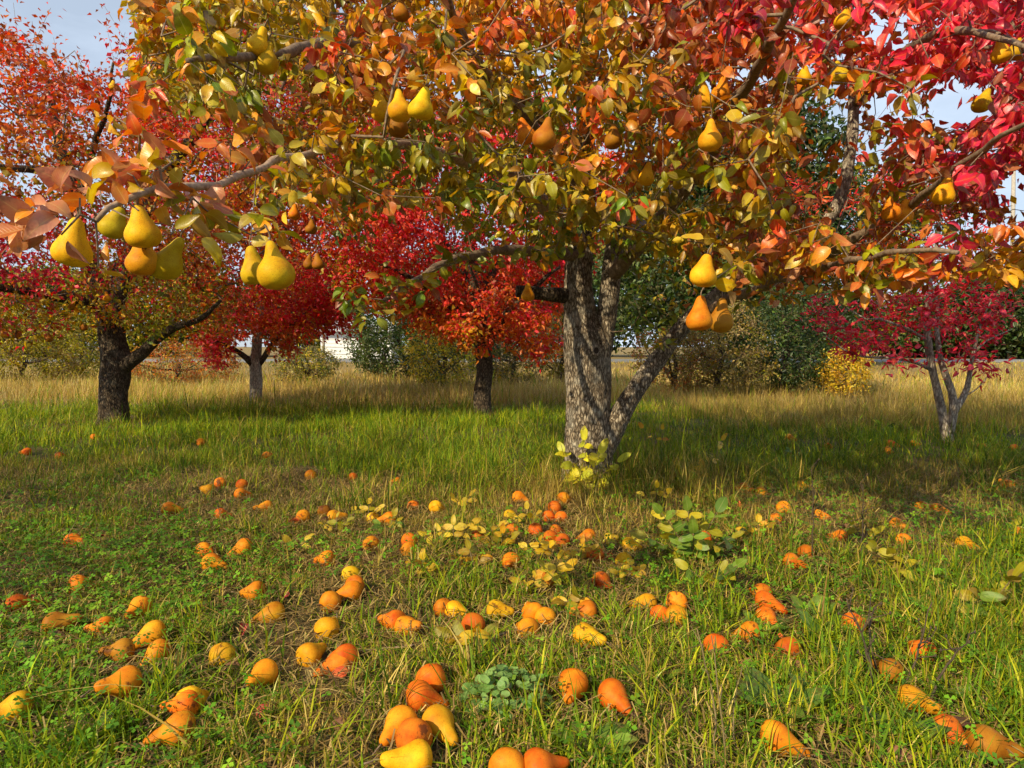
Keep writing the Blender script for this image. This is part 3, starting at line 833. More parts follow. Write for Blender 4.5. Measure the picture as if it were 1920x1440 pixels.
NEAR = [(200, 392, 1.27), (150, 402, 1.22), (95, 418, 1.2), (62, 388, 1.2), (150, 372, 1.24), (250, 372, 1.30), (292, 352, 1.34), (322, 305, 1.38), (262, 250, 1.40), (215, 218, 1.42), (395, 330, 1.48), (432, 268, 1.55), (470, 300, 1.65),
        (345, 405, 1.36), (388, 395, 1.44), (185, 500, 1.28), (470, 440, 1.45), (500, 425, 1.45), (535, 280, 1.85), (560, 330, 2.0), (590, 250, 2.1), (115, 440, 1.21), (260, 395, 1.28), (320, 440, 1.33), (230, 320, 1.35), (40, 402, 1.22), (250, 330, 1.33), (360, 370, 1.40), (300, 320, 1.36)]
NEAR += [(700, 560, 2.8), (730, 545, 2.8), (760, 530, 2.9), (790, 520, 3.0), (830, 498, 3.1), (690, 590, 2.7), (668, 560, 2.7), (880, 490, 3.2), (745, 575, 2.8), (925, 482, 3.4), (965, 480, 3.6), (805, 540, 3.0), (720, 520, 2.8), (850, 475, 3.1), (650, 545, 2.7),
         (1440, 545, 3.3), (1500, 520, 3.0), (1540, 510, 2.7), (1590, 505, 2.4), (1640, 490, 2.2), (1470, 560, 3.0), (1700, 480, 2.0), (1560, 540, 2.5), (1620, 530, 2.2), (1400, 560, 3.5), (1680, 510, 2.0), (1200, 590, D0 - .3), (1230, 612, D0 - .35), (1190, 560, D0 - .3), (1252, 590, D0 - .4), (1215, 635, D0 - .3), (1245, 640, D0 - .4), (1180, 620, D0 - .2), (1270, 570, D0 - .5), (1225, 570, D0 - .4)]
NEARW = np.array([W(*q) for q in NEAR])
SP = np.vstack([CR, NEARW, HANG_TOP])
nodes0 = np.vstack([r[:, :3] for r in LIMBS])
P, par, at = grow(nodes0, SP, 0.12)
tw = twig_mesh(P, par, len(nodes0))
o = part('twigs', tw[0], tw[1], M_twig, big, TB); tag(o, kind='stuff')

nCR = len(CR)
lvA = spur_leaves(CR, 11, 0.063, 0.75, 0.75)
lvB = spur_leaves(NEARW, np.r_[np.full(29, 7), np.full(len(NEARW) - 29, 10)], 0.062, 1.0, 0.35, sunbias=0.8, curl=(-0.4, 1.5))
lvC = spur_leaves(HANG_TOP, 4, 0.060, 0.9, 0.1)
# a few leaves along the twigs as well
tn = np.arange(len(nodes0), len(P)); tn = tn[rng.random(len(tn)) < 0.28]
lvD = spur_leaves(P[tn], 2, 0.055, 0.8, 0.6)
off_ = 0
for l_ in (lvA, lvB, lvC, lvD):
    l_['spur'] = l_['spur'] + off_; off_ = int(l_['spur'].max()) + 1
lv = {k: np.concatenate([lvA[k], lvB[k], lvC[k], lvD[k]]) for k in lvA}
def thin_front(lv, items, frac=1.0):
    """open the leaf cover in front of fruit and trunk"""
    c = lv['base'] + lv['axis'] * lv['L'][:, None] * 0.5
    px, py, dd = proj(c); keep = np.ones(len(c), bool)
    ls = lv['L'] * FPX / np.maximum(dd, .3) * 0.38
    for (x, y, rx, ry, d, pr) in items:
        keep &= ~((np.abs(px - x) < rx + ls * .8) & (np.abs(py - y) < ry + ls) & (dd < d) & (rng.random(len(c)) < pr))
    keep &= dd > 0.85
    return cut(lv, keep)
items = []
for (row, (Pw, d_, ph)) in zip(HANG, HANG_W):
    items.append((row[0], row[1] + 4, ph * 0.30, ph * 0.42, d_ + 0.05, 0.97 if row[4] != 'b' else 0.75))
    items.append((row[0], row[1] + 4, ph * 0.45, ph * 0.5, d_ + 0.02, 0.6))
items += [(1105, 640, 55, 150, D0 - .05, 0.97), (1108, 520, 50, 20, D0 - .1, .6), (1010, 550, 50, 14, D0, 0.9), (430, 332, 60, 14, 1.7, .85), (350, 346, 50, 10, 1.4, .7),
          (1590, 300, 16, 110, D0 - .3, .9), (1565, 430, 20, 40, D0 - .3, .5)]
lv = thin_front(lv, items)
# no leaf hangs below the open edge of the crown
c = lv['base'] + lv['axis'] * lv['L'][:, None] * .5
px, py, dd = proj(c)
kp = np.ones(len(px), bool)
for cx, cy, a, b, pr in GAPS:
    kp &= ~((((px - cx) / (a * .85)) ** 2 + ((py - cy) / (b * .85)) ** 2 < 1) & (dd > 1.75) & (rng.random(len(px)) < pr * .7))
# openings that let the low sun reach the trunk
for zt in (.15, .4, .65, .9, 1.15):
    rel = c - (TB + np.array([-.05, -.1, zt])); al = rel @ SUN
    kp &= ~((np.linalg.norm(rel - al[:, None] * SUN, axis=1) < .25) & (al > 0) & (rng.random(len(px)) < .85))
lv = cut(lv, kp)
c = lv['base'] + lv['axis'] * lv['L'][:, None]
px, py, dd = proj(c)
BIG_ANCH = [(330, 40, 'gold yg orange gold'), (400, 110, 'yg olive gold olive'), (450, 160, 'green olive yg olive'), (560, 60, 'gold olive olive'), (640, 130, 'orange redorange gold brownred'), (700, 60, 'orange olive gold brownred'), (830, 60, 'orange gold olive orange'),
    (960, 80, 'orange orange gold redorange'), (880, 160, 'gold orange orange olive'), (950, 190, 'gold yg olive green'), (1000, 160, 'gold yg olive green'), (900, 260, 'olive yg green gold'), (1000, 290, 'olive olive gold green'), (740, 290, 'olive green olive yg'), (660, 260, 'olive orange gold'), (860, 400, 'olive green olive gold'), (760, 360, 'olive olive brownred'),
    (980, 410, 'olive gold green yg'), (1060, 400, 'olive gold olive'), (1100, 460, 'green olive yg'), (1120, 310, 'redorange orange gold olive'), (1110, 120, 'orange orange gold olive'), (1200, 220, 'olive orange gold green'), (1230, 120, 'gold olive brownred brownred'), (1330, 50, 'brownred red brownred redorange'),
    (1430, 40, 'red brownred brownred maroon'), (1450, 140, 'brownred brownred olive redorange'), (1540, 70, 'red brownred crimson'), (1640, 60, 'red crimson brownred'), (1740, 100, 'crimson crimson red'), (1860, 90, 'crimson crimson maroon'), (1560, 190, 'brownred olive orange'), (1700, 240, 'brownred olive red'),
    (1860, 260, 'maroon crimson brownred'), (1880, 350, 'maroon brownred crimson'), (1400, 290, 'brownred brownred olive gold'), (1310, 230, 'brownred olive gold orange'), (1560, 500, 'orange brownred gold brownred'), (1480, 420, 'brownred olive redorange'), (1700, 420, 'brownred redorange olive'), (1800, 400, 'brownred maroon olive'), (1885, 470, 'orange gold orange'),
    (1380, 450, 'gold olive brownred olive'), (1250, 420, 'gold olive olive green'), (1440, 560, 'olive brownred pinktan gold'), (1220, 590, 'green olive green'), (1180, 500, 'olive green'), (1300, 540, 'olive gold brownred'), (280, 290, 'orange pinktan redorange gold'), (100, 400, 'pinktan pinktan orange'), (200, 400, 'pinktan orange gold redorange'),
    (330, 400, 'olive yg gold pinktan'), (490, 250, 'orange gold brownred'), (500, 430, 'olive gold yg'), (600, 300, 'orange olive gold'), (720, 540, 'olive brownred green'), (430, 330, 'brownred olive orange'), (1650, 520, 'brownred orange olive'), (900, 480, 'olive green olive')]
# leaves of one spur turn together: the tone is read a little off the leaf's own place
col = spur_tone(lv, px, py, BIG_ANCH, 45.0)
# the leaves that show largest become single parts
size = np.where((dd > .3) & (px > -20) & (px < 1940) & (py > -20) & (py < 760), lv['L'] / np.maximum(dd, .3), 0)
order = np.argsort(-size); single = order[:300]; rest = np.setdiff1d(np.arange(len(size)), single)
def single_leaves(lv, col, idx, parent, origin, meshes):
    for i in idx:
        me = meshes[int(rng.integers(len(meshes)))][0]
        o = put('leaf', me, parent)
        o.matrix_local = frame_matrix(lv['base'][i] - origin, lv['axis'][i], lv['nrm'][i], lv['L'][i])
        o.color = (*col[i], 1)
single_leaves(lv, col, single, big, TB, LEAF_SET)
q = cut(lv, rest)
me = leaves_mixed('foliage', q, col[rest], (size[rest] > 0) & (dd[rest] < 3.1), M_leaf, TB)
tag(put('foliage', me, big), kind='stuff')
print('big tree leaves', len(size), 'spurs', len(SP))

# ------------------------------------------------------------------ the other orchard trees
def orchard_tree(name, base, label, group, trunk, limbs, m_trunk, m_limb, points, per, leafL, anchors, wr=(.5, .62), droop=.6, singles=0, hires=True, sunbias=.7,
                 twig_r=.0018, sigma=60., small=True, mask=None, fm=None, jitter=.16):
    rt = root(name, base, label, 'tree', group)
    rows = catmull(trunk, 0.04)
    V, F = bark_tube(rows[:, :3], rows[:, 3], 40, 0.09, 3.0) if hires else tube(rows[:, :3], rows[:, 3], 14)
    part('trunk', V, F, m_trunk, rt, base)
    st = [rows[rows[:, 3] < rows[:, 3].max() * 0.8]] if (rows[:, 3] < rows[:, 3].max() * 0.8).any() else [rows[-3:]]
    for sp in limbs:
        r2 = roughen(catmull(sp, 0.1), 0.008)
        V, F = bark_tube(r2[:, :3], r2[:, 3], 12, .12, float(rng.uniform(0, 40))) if hires else tube(r2[:, :3], r2[:, 3], 9); part('limb', V, F, m_limb, rt, base); st.append(r2)
    n0 = np.vstack([r[:, :3] for r in st])
    P, par, at = grow(n0, points, 0.18)
    tw = twig_mesh(P, par, len(n0), twig_r, .45, 4)
    tag(part('twigs', tw[0], tw[1], M_twig, rt, base), kind='stuff')
    lv = spur_leaves(points, per, leafL, 0.9, droop, wr, 0.25, sunbias)
    lv['base'] += rng.normal(0, leafL * 0.9, lv['base'].shape)
    px, py, dd = proj(lv['base'])
    if mask is not None: k = mask(px, py, dd); lv = cut(lv, k); px, py, dd = px[k], py[k], dd[k]
    # neighbouring leaves of one spur share a tone
    qx = px + rng.normal(0, 12, len(px)); col = spur_tone(lv, px, py, anchors, sigma, jitter * 1.3)
    ok = np.arange(len(px))
    if singles:
        size = np.where((px > 0) & (px < 1920) & (py > 0) & (py < 760), lv['L'] / dd, 0)
        o_ = np.argsort(-size); single_leaves(lv, col, o_[:singles], rt, base, LEAF_SET); ok = o_[singles:]
    q = cut(lv, ok)
    me = leaves_mesh('foliage', (TPL_F if dd.mean() > 11.5 else TPL_S) if small else TPL, q['base'], q['axis'], q['nrm'], q['L'], q['W'], q['curl'], q['fold'], col[ok], fm or M_far, q['wave'], base)
    tag(put('foliage', me, rt), kind='stuff')
    return rt

def dome(center, rx, ry, z0, z1, n, hollow=0.35, power=0.5):
    """points of a lumpy crown"""
    out = np.zeros((0, 3)); f1 = Field(1.6, int(rng.integers(1e6))); f2 = Field(1.6, int(rng.integers(1e6)))
    while len(out) < n:
        m = n * 3
        p = rng.uniform(-1, 1, (m, 3)); rr = np.linalg.norm(p, axis=1)
        lump = 1 + 0.22 * f1(p[:, 0] * 2 + p[:, 2], p[:, 1] * 2)
        ok = (rr < lump) & (rng.random(m) < np.clip((rr / lump), hollow, 1) ** 2)
        p = p[ok]
        q = np.stack([center[0] + p[:, 0] * rx, center[1] + p[:, 1] * ry, (z0 + z1) / 2 + p[:, 2] * (z1 - z0) / 2], -1)
        q = q[f2(q[:, 0] * 1.3, q[:, 2] * 1.3 + q[:, 1]) > -0.55]
        out = np.vstack([out, q])
    return out[:n]

def wp(px, py, d, r): return tuple(W(px, py, d)) + (r,)

reseed(102)
# small pears on the other trees
LB = G(213, 792); dl = float((LB - CAM) @ FW)
CB = G(905, 781); dc = float((CB - CAM) @ FW)
FAR_L = [(200, 556, dl - 1.3, 'a', 0), (135, 572, dl - 1.0, 'b', 1), (98, 574, dl - .9, 'b', 5), (92, 632, dl - 1.2, 'b', 4), (32, 628, dl - 1.1, 'b', 0), (9, 625, dl - 1.2, 'a', 2), (157, 612, dl - 1.0, 'b', 5),
         (306, 156, dl - 1.8, 'y', 0), (320, 168, dl - 1.8, 'a', 1), (345, 164, dl - 1.7, 'y', 4), (358, 192, dl - 1.5, 'b', 0), (36, 360, dl - 1.4, 'b', 2), (212, 160, dl - 1.6, 'y', 2)]
FAR_C = [(903, 662, dc - .35, 'o', 0), (912, 662, dc - .38, 'a', 1), (870, 626, dc - .9, 'a', 0), (858, 622, dc - .9, 'g', 2), (876, 630, dc - .9, 'a', 4)]
def far_pears(rows_, lab_of, bruise):
    tops = []
    for (px_, py_, d_, cd, vr) in rows_:
        Mw = Matrix.Translation(Vector(W(px_, py_, d_))) @ Matrix.Rotation(rng.uniform(-.2, .2), 4, 'Y') @ Matrix.Rotation(rng.uniform(0, 6), 4, 'Z')
        lab, grp = lab_of(cd)
        make_pear(vr, Mw, pear_color(cd, bruise), lab, grp)
        tops.append(np.array(Mw @ Vector(PEARS[vr]['top'])))
    return np.array(tops)
TONE = {'y': 'yellow', 'a': 'amber', 'b': 'russet shaded', 'o': 'orange', 'g': 'ochre'}
L_TOPS = far_pears(FAR_L, lambda c: (f'small {TONE[c]} pear hanging on the dark trunked pear tree', f'{TONE[c]} pears on the dark trunked tree'), .2)
C_TOPS = far_pears(FAR_C, lambda c: (f'tiny {TONE[c]} pear on the crimson tree with the short dark trunk', f'{TONE[c]} pears on the crimson tree'), .1)

reseed(103)
# left pear tree; crown shade is put into the trunk's dark colour
pts = dome((LB[0] + .1, LB[1] - .1), 2.75, 2.6, 0.95, 4.9, 3100)
px, py, dd = proj(pts)
up = np.interp(px, [-600, 0, 60, 130, 190, 240, 300, 420, 520, 700], [-200, 45, 85, 130, 145, 115, 70, 30, 0, 0])
lowb = np.interp(px, [-600, 0, 100, 180, 240, 300, 420, 520], [660, 650, 620, 590, 625, 640, 610, 540])
pts = pts[(py > up) & (py < lowb)]
# thin sprays of twigs that stand up into the sky
spray = []
for (x0, y0, x1, y1, n) in ((40, 130, 25, 5, 6), (60, 90, 95, 15, 5), (75, 130, 60, 40, 6), (120, 150, 100, 70, 5), (170, 160, 140, 95, 4), (215, 120, 200, 50, 6), (205, 150, 235, 60, 5), (10, 100, -10, 30, 5), (250, 100, 195, 10, 6), (140, 170, 150, 100, 4)):
    dp = dl + rng.uniform(-1.2, .5)
    for t in np.linspace(0, 1, n): spray.append(W(x0 + (x1 - x0) * t, y0 + (y1 - y0) * t, dp))
spray = np.array(spray)
nsp = len(spray)
L_ANCH = [(250, 90, 'red redorange crimson'), (180, 120, 'red redorange brownred'), (100, 120, 'redorange brownred red'), (40, 150, 'brownred red redorange'), (60, 220, 'brownred redorange orange'), (120, 270, 'olive brownred orange'), (30, 330, 'olive brownred redorange'), (300, 150, 'red redorange brownred'), (200, 200, 'redorange red brownred'), (380, 230, 'brownred red olive'),
          (60, 440, 'crimson maroon brownred'), (60, 500, 'maroon crimson crimson'), (180, 430, 'brownred red olive'), (300, 560, 'olive green brownred'), (240, 520, 'brownred olive maroon'), (60, 590, 'olive brownred olive'), (400, 420, 'gold orange brownred'), (380, 540, 'olive brownred redorange'), (330, 360, 'olive brownred orange'), (150, 620, 'olive gold'), (300, 620, 'olive green'), (450, 470, 'brownred red redorange')]
lt_trunk = [wp(215, 830, dl, .20), wp(214, 790, dl, .170), wp(212, 740, dl, .150), wp(218, 690, dl, .155), wp(212, 640, dl, .140), wp(205, 600, dl, .13), wp(190, 560, dl, .10), wp(160, 480, dl - .1, .085), wp(140, 400, dl - .1, .08), wp(128, 330, dl - .1, .075), wp(112, 270, dl - .1, .055), wp(95, 180, dl, .035), wp(80, 110, dl, .012)]
lt_limbs = [[wp(215, 700, dl, .085), wp(248, 676, dl - .1, .075), wp(280, 646, dl - .2, .060), wp(322, 618, dl - .3, .044), wp(370, 600, dl - .4, .030), wp(415, 560, dl - .5, .014)],
            [wp(205, 600, dl, .10), wp(240, 480, dl + .2, .085), wp(290, 350, dl + .2, .075), wp(350, 270, dl, .062), wp(400, 215, dl - .2, .045), wp(440, 150, dl - .4, .02)],
            [wp(195, 570, dl, .085), wp(140, 560, dl - .4, .07), wp(60, 548, dl - .8, .05), wp(-40, 530, dl - 1.1, .03)],
            [wp(128, 330, dl - .1, .06), wp(70, 318, dl - .4, .045), wp(0, 312, dl - .7, .03), wp(-80, 300, dl - 1, .02)],
            [wp(140, 400, dl, .05), wp(170, 300, dl - .8, .035), wp(200, 200, dl - 1.4, .02), wp(215, 120, dl - 1.6, .01)]]
left_tree = orchard_tree('pear_tree', LB, 'pear tree with near black trunk and rust red leaves left of the big tree', None, lt_trunk, lt_limbs, M_bark_dark, M_bark_dark,
             np.vstack([pts, spray, L_TOPS]), np.r_[np.full(len(pts), 16), np.full(len(spray) + len(L_TOPS), 5)], 0.070, L_ANCH, singles=220, sigma=55)

def ELL(cx, cy, d, rx, ry, rd, n):
    p = norm(rng.normal(0, 1, (n, 3))) * rng.random((n, 1)) ** .45
    return np.array([W(cx + a * rx, cy + b * ry, d + c_ * rd) for a, b, c_ in p])
reseed(104)
# two crimson and orange trees behind
pts = dome((CB[0] - .1, CB[1] + .2), 1.85, 1.7, 1.05, 4.3, 1500)
px, py, dd = proj(pts)
lowb = np.interp(px, [600, 650, 700, 760, 800, 880, 930, 1000, 1060, 1120], [520, 590, 600, 560, 640, 655, 650, 670, 690, 640]); pts = np.vstack([pts[py < lowb], C_TOPS] + [ELL(a_, b_, dc + c_, 42, 24, .4, 14) for a_, b_, c_ in ((800, 600, -.5), (850, 622, -.6), (950, 622, -.4), (1000, 648, -.3), (1030, 640, .2), (885, 600, -.9), (740, 560, -.6), (780, 572, -.2), (920, 560, -.9), (830, 540, -.8), (980, 590, -.7), (1020, 590, -.2), (700, 540, -.3), (860, 570, .3), (960, 540, .4))])
C_ANCH = [(850, 500, 'crimson crimson red'), (760, 480, 'crimson red'), (700, 440, 'crimson redorange'), (800, 590, 'orange redorange'), (850, 640, 'orange gold redorange'), (960, 600, 'redorange orange red'), (1010, 640, 'redorange crimson orange'), (900, 560, 'red redorange brownred'), (1040, 540, 'crimson red redorange'), (660, 540, 'redorange crimson olive'), (850, 380, 'crimson red')]
tr = [wp(907, 800, dc, .135), wp(906, 775, dc, .118), wp(904, 735, dc, .108), wp(909, 690, dc, .104), wp(904, 650, dc, .098), wp(900, 600, dc, .09), wp(890, 520, dc, .07), wp(880, 430, dc, .05), wp(870, 330, dc, .02)]
lb = [[wp(905, 650, dc, .07), wp(950, 590, dc - .3, .05), wp(1000, 540, dc - .6, .03), wp(1050, 500, dc - .8, .015)], [wp(902, 625, dc, .06), wp(840, 570, dc - .3, .045), wp(770, 520, dc - .6, .03), wp(700, 490, dc - .8, .012)],
      [wp(896, 560, dc, .06), wp(940, 480, dc + .5, .04), wp(980, 400, dc + .9, .02)], [wp(894, 550, dc, .05), wp(830, 450, dc + .3, .035), wp(780, 380, dc + .5, .02)], [wp(902, 620, dc, .05), wp(900, 560, dc - .7, .03), wp(880, 500, dc - 1.2, .015)]]
mid_tree = orchard_tree('pear_tree', CB, 'crimson and orange pear tree with short dark trunk just behind the big trunk', None, tr, lb, M_bark_dark, M_bark_dark, pts, 24, 0.078, C_ANCH, (.45, .6), singles=0, sigma=45)

reseed(105)
BB = G(479, 757); db = float((BB - CAM) @ FW)
pts = dome((BB[0] + .2, BB[1] + .2), 2.4, 2.2, 1.05, 6.1, 2000)
px, py, dd = proj(pts)
lowb = np.interp(px, [200, 370, 400, 440, 480, 560, 640, 700], [600, 640, 680, 655, 610, 630, 640, 560]); pts = pts[py < lowb]
pts = np.vstack([pts] + [ELL(a_, b_, db + c_, 34, 22, .4, 14) for a_, b_, c_ in ((408, 655, -.5), (432, 625, -.4), (560, 612, -.6), (600, 592, -.6), (625, 565, -.7), (520, 606, -.5), (470, 608, -.6), (388, 632, -.3), (640, 600, -.2), (580, 560, -.8), (500, 560, -.8), (540, 640, -.3), (450, 590, .3))])
B_ANCH = [(420, 640, 'redorange crimson crimson'), (500, 560, 'crimson red'), (600, 580, 'crimson crimson red'), (560, 620, 'orange redorange'), (480, 630, 'orange redorange brownred'), (430, 290, 'crimson crimson'), (540, 60, 'crimson red redorange'), (600, 420, 'crimson redorange brownred'), (620, 300, 'red brownred redorange'), (480, 400, 'redorange gold brownred'), (700, 420, 'crimson red'), (620, 520, 'crimson red'), (350, 560, 'redorange brownred'), (660, 150, 'crimson red')]
tr = [wp(480, 770, db, .125), wp(480, 750, db, .105), wp(480, 715, db, .092), wp(479, 685, db, .092), wp(481, 650, db, .075), wp(485, 600, db, .068), wp(490, 500, db, .058), wp(500, 380, db, .045), wp(510, 220, db, .03), wp(520, 100, db, .012)]
lb = [[wp(479, 690, db, .055), wp(462, 672, db - .1, .045), wp(440, 655, db - .3, .035), wp(400, 640, db - .6, .02)], [wp(480, 690, db, .05), wp(494, 672, db, .042), wp(515, 640, db - .2, .035), wp(570, 590, db - .6, .022), wp(610, 560, db - .8, .01)],
      [wp(488, 540, db, .045), wp(560, 440, db - .4, .03), wp(630, 380, db - .8, .015)], [wp(490, 520, db, .045), wp(430, 400, db - .5, .03), wp(400, 300, db - .8, .012)], [wp(500, 380, db, .04), wp(560, 250, db + .3, .025), wp(620, 150, db + .5, .01)], [wp(500, 400, db, .035), wp(450, 250, db + .4, .02), wp(430, 150, db + .6, .01)]]
far_tree = orchard_tree('pear_tree', BB, 'crimson tree with slim pale grey trunk beside the white shed', None, tr, lb, M_bark_grey, M_bark_dark, pts, 24, 0.085, B_ANCH, (.42, .58), sigma=45)

reseed(106)
# the next tree of the row stands left of the photographer and throws its shade over the left grass
NB = np.array([-5.3, 1.3, 0.0]); NB[2] = float(H(NB[0], NB[1]))
pts = dome((NB[0], NB[1]), 2.3, 2.2, 1.1, 3.9, 700)
tr = [(NB[0], NB[1], -.1, .2), (NB[0], NB[1], .3, .17), (NB[0] + .05, NB[1], 1.0, .14), (NB[0], NB[1] + .1, 2.0, .09), (NB[0], NB[1], 3.4, .02)]
lb = [[(NB[0], NB[1], 1.0, .08), (NB[0] + .9 * math.cos(a), NB[1] + .9 * math.sin(a), 1.7, .05), (NB[0] + 1.8 * math.cos(a), NB[1] + 1.8 * math.sin(a), 2.2, .015)] for a in (0.3, 1.6, 2.9, 4.2, 5.4)]
orchard_tree('pear_tree', NB, 'rust leaved pear tree at the near end of the row with the black trunk', None, tr, lb, M_bark_dark, M_bark_dark, pts, 11, .075, [(0, 300, 'brownred redorange olive')], hires=False, sigma=900)

reseed(107)
# red sapling of several stems on the right
SB = G(1776, 826); ds = float((SB - CAM) @ FW)
def ell(cx, cy, d, rx, ry, rd, n):
    p = norm(rng.normal(0, 1, (n, 3))) * rng.random((n, 1)) ** .45
    return np.array([W(cx + a * rx, cy + b * ry, d + c_ * rd) for a, b, c_ in p])
SPRAY = [(1560, 605, 0), (1590, 640, 0), (1620, 650, -.2), (1655, 640, -.2), (1690, 660, -.3), (1640, 600, .1), (1700, 610, 0), (1720, 560, .1), (1690, 560, .2), (1745, 600, -.3), (1760, 560, -.2), (1780, 610, .2), (1810, 590, 0), (1840, 620, -.1), (1860, 590, -.1), (1880, 560, 0), (1830, 560, .2), (1790, 530, 0),
         (1745, 510, .2), (1810, 500, .1), (1850, 510, 0), (1775, 470, .2), (1730, 450, .3), (1690, 490, .3), (1820, 440, .2), (1770, 400, .3), (1720, 380, .3), (1690, 330, .4), (1660, 420, .4), (1800, 380, .3), (1740, 320, .4), (1700, 280, .4), (1650, 350, .5), (1610, 460, .5), (1500, 350, .9), (1460, 340, .9), (1530, 390, .8), (1480, 380, .9), (1590, 380, .7), (1860, 450, .2), (1900, 500, .2), (1540, 580, .1), (1620, 560, .2), (1840, 680, -.1), (1800, 660, -.2)]
pts = np.vstack([ell(x_, y_, ds + d_, 28, 18, .18, 9) for x_, y_, d_ in SPRAY])
S_ANCH = [(1745, 590, 'crimson crimson crimson'), (1640, 640, 'crimson maroon crimson'), (1780, 420, 'crimson crimson red'), (1490, 350, 'crimson red redorange'), (1830, 620, 'maroon crimson')]
tr = [wp(1778, 850, ds, 0.0680), wp(1776, 825, ds, 0.0558), wp(1768, 780, ds, 0.0408), wp(1757, 730, ds, 0.0354), wp(1748, 690, ds, 0.0340), wp(1740, 640, ds, 0.0306), wp(1738, 590, ds, 0.0238), wp(1745, 520, ds, 0.0177), wp(1760, 430, ds, 0.0109), wp(1770, 350, ds, 0.0041)]
lb = [[wp(1780, 815, ds, 0.0422), wp(1787, 770, ds - .05, 0.0374), wp(1782, 735, ds - .05, 0.0306), wp(1766, 680, ds - .05, 0.0258), wp(1758, 620, ds, 0.0218), wp(1752, 560, ds + .1, 0.0150), wp(1720, 460, ds + .2, 0.0082), wp(1690, 380, ds + .2, 0.0041)],
      [wp(1787, 775, ds - .05, 0.0340), wp(1806, 745, ds - .05, 0.0286), wp(1817, 710, ds - .05, 0.0218), wp(1822, 660, ds - .1, 0.0163), wp(1840, 610, ds - .1, 0.0095), wp(1860, 560, ds - .1, 0.0048)],
      [wp(1749, 694, ds, 0.0177), wp(1715, 680, ds - .15, 0.0136), wp(1660, 672, ds - .2, 0.0109), wp(1600, 662, ds - .2, 0.0082), wp(1545, 630, ds - .2, 0.0041)],
      [wp(1740, 640, ds, 0.0177), wp(1700, 615, ds - .1, 0.0136), wp(1650, 600, ds - .1, 0.0102), wp(1590, 580, ds, 0.0068), wp(1480, 420, ds + .8, 0.0034)],
      [wp(1822, 665, ds - .1, 0.0122), wp(1850, 640, ds - .1, 0.0082), wp(1900, 615, ds - .1, 0.0041)],
      [wp(1808, 742, ds - .05, 0.0095), wp(1830, 730, ds - .1, 0.0054), wp(1852, 705, ds - .1, 0.0027)]]
sap = orchard_tree('red_sapling', SB, 'small crimson tree of several pale slender stems on the dry field edge', None, tr, lb, M_bark_grey, M_bark_grey, pts, 12, 0.072, S_ANCH, (.24, .34), droop=.3, hires=True, singles=150, small=False, sigma=60)

reseed(108)
# ------------------------------------------------------------------ background trees, shrubs
def bush(name, px, d, w, h, label, cat, pal, n, per, leafL, group=None, z0=0.05, trunkr=.06, stems=4, wr=(.4, .6), m=M_bark_dark):
    b = W(px, 700, d); b[2] = float(H(b[0], b[1])) - 0.02
    pts = dome((b[0], b[1]), w / 2, w / 2 * .9, b[2] + z0, b[2] + h, n, .5)
    tr = [(b[0], b[1], b[2] - .05, trunkr), (b[0], b[1], b[2] + h * .15, trunkr * .9), (b[0] + .03 * w, b[1], b[2] + h * .45, trunkr * .65), (b[0] - .02 * w, b[1], b[2] + h * .75, trunkr * .35), (b[0], b[1], b[2] + h * .95, trunkr * .1)]
    lbs = []
    for k in range(stems):
        a = k * 6.283 / stems + rng.uniform(-.4, .4); t = rng.uniform(.1, .4)
        s = np.array([b[0], b[1], b[2] + h * t]); e = np.array([b[0] + math.cos(a) * w * .38, b[1] + math.sin(a) * w * .36, b[2] + h * rng.uniform(.5, .85)])
        mm = (s + e) / 2 + (0, 0, -h * .05)
        lbs.append([tuple(s) + (trunkr * .5,), tuple(mm) + (trunkr * .3,), tuple(e) + (trunkr * .08,)])
    t = orchard_tree(name, b, label, group, tr, lbs, m, m, pts, per, leafL, [(px, 600, pal)], wr, .4, hires=False, twig_r=max(.002, trunkr * .04), sigma=900)
    t['category'] = cat
    return t
bush('evergreen_shrub', 1470, 12.8, 2.5, 2.05, 'dense dark green shrub between the tan bush and the yellow bush', 'shrub', 'dkgreen dkgreen midgreen', 420, 30, .075)
bush('tan_bush', 1345, 12.3, 2.0, 1.75, 'airy tan and olive seeding bush beside the dark green shrub', 'shrub', 'tan tan olive', 380, 26, .055)
bush('tan_bush', 1262, 12.6, 1.6, 1.25, 'low brownish bush seen right behind the leaning limb', 'shrub', 'tan olive brownred', 260, 24, .05)
bush('yellow_bush', 1582, 11.9, .95, .95, 'small bright yellow bush at the edge of the dry field', 'shrub', 'yellow yellow gold', 150, 24, .055)
bush('olive_bush', 40, 15.5, 2.6, 1.75, 'yellow green bush behind the dark trunked pear tree', 'shrub', 'yg tan olive', 330, 26, .07, group=None)
bush('olive_bush', 150, 17.0, 2.4, 1.8, 'olive bush next to the white shed corner behind the dark trunk', 'shrub', 'olive yg midgreen', 300, 26, .07)
bush('brown_bush', 330, 15.5, 2.6, 1.05, 'low rusty brown bush between the dark trunk and the slim grey trunk', 'shrub', 'tan orange brownred olive', 300, 26, .06)
bush('olive_bush', 575, 16.0, 1.5, 1.0, 'small yellow green bush in front of the white shed end', 'shrub', 'yg midgreen tan', 200, 24, .06)
bush('drooping_evergreen', 765, 19.0, 3.2, 2.8, 'airy dark green tree hanging over the white shed', 'tree', 'dkgreen midgreen midgreen', 420, 34, .10, stems=6, trunkr=.07)
bush('yellow_green_bush', 830, 14.0, 1.6, 1.5, 'yellow leaved bush left of the short dark trunk', 'shrub', 'yg yellow midgreen', 200, 24, .07)
bush('dark_bush', 960, 16.0, 2.2, 1.6, 'olive dark bush between the short dark trunk and the big trunk', 'shrub', 'tan olive dkgreen', 260, 26, .07)
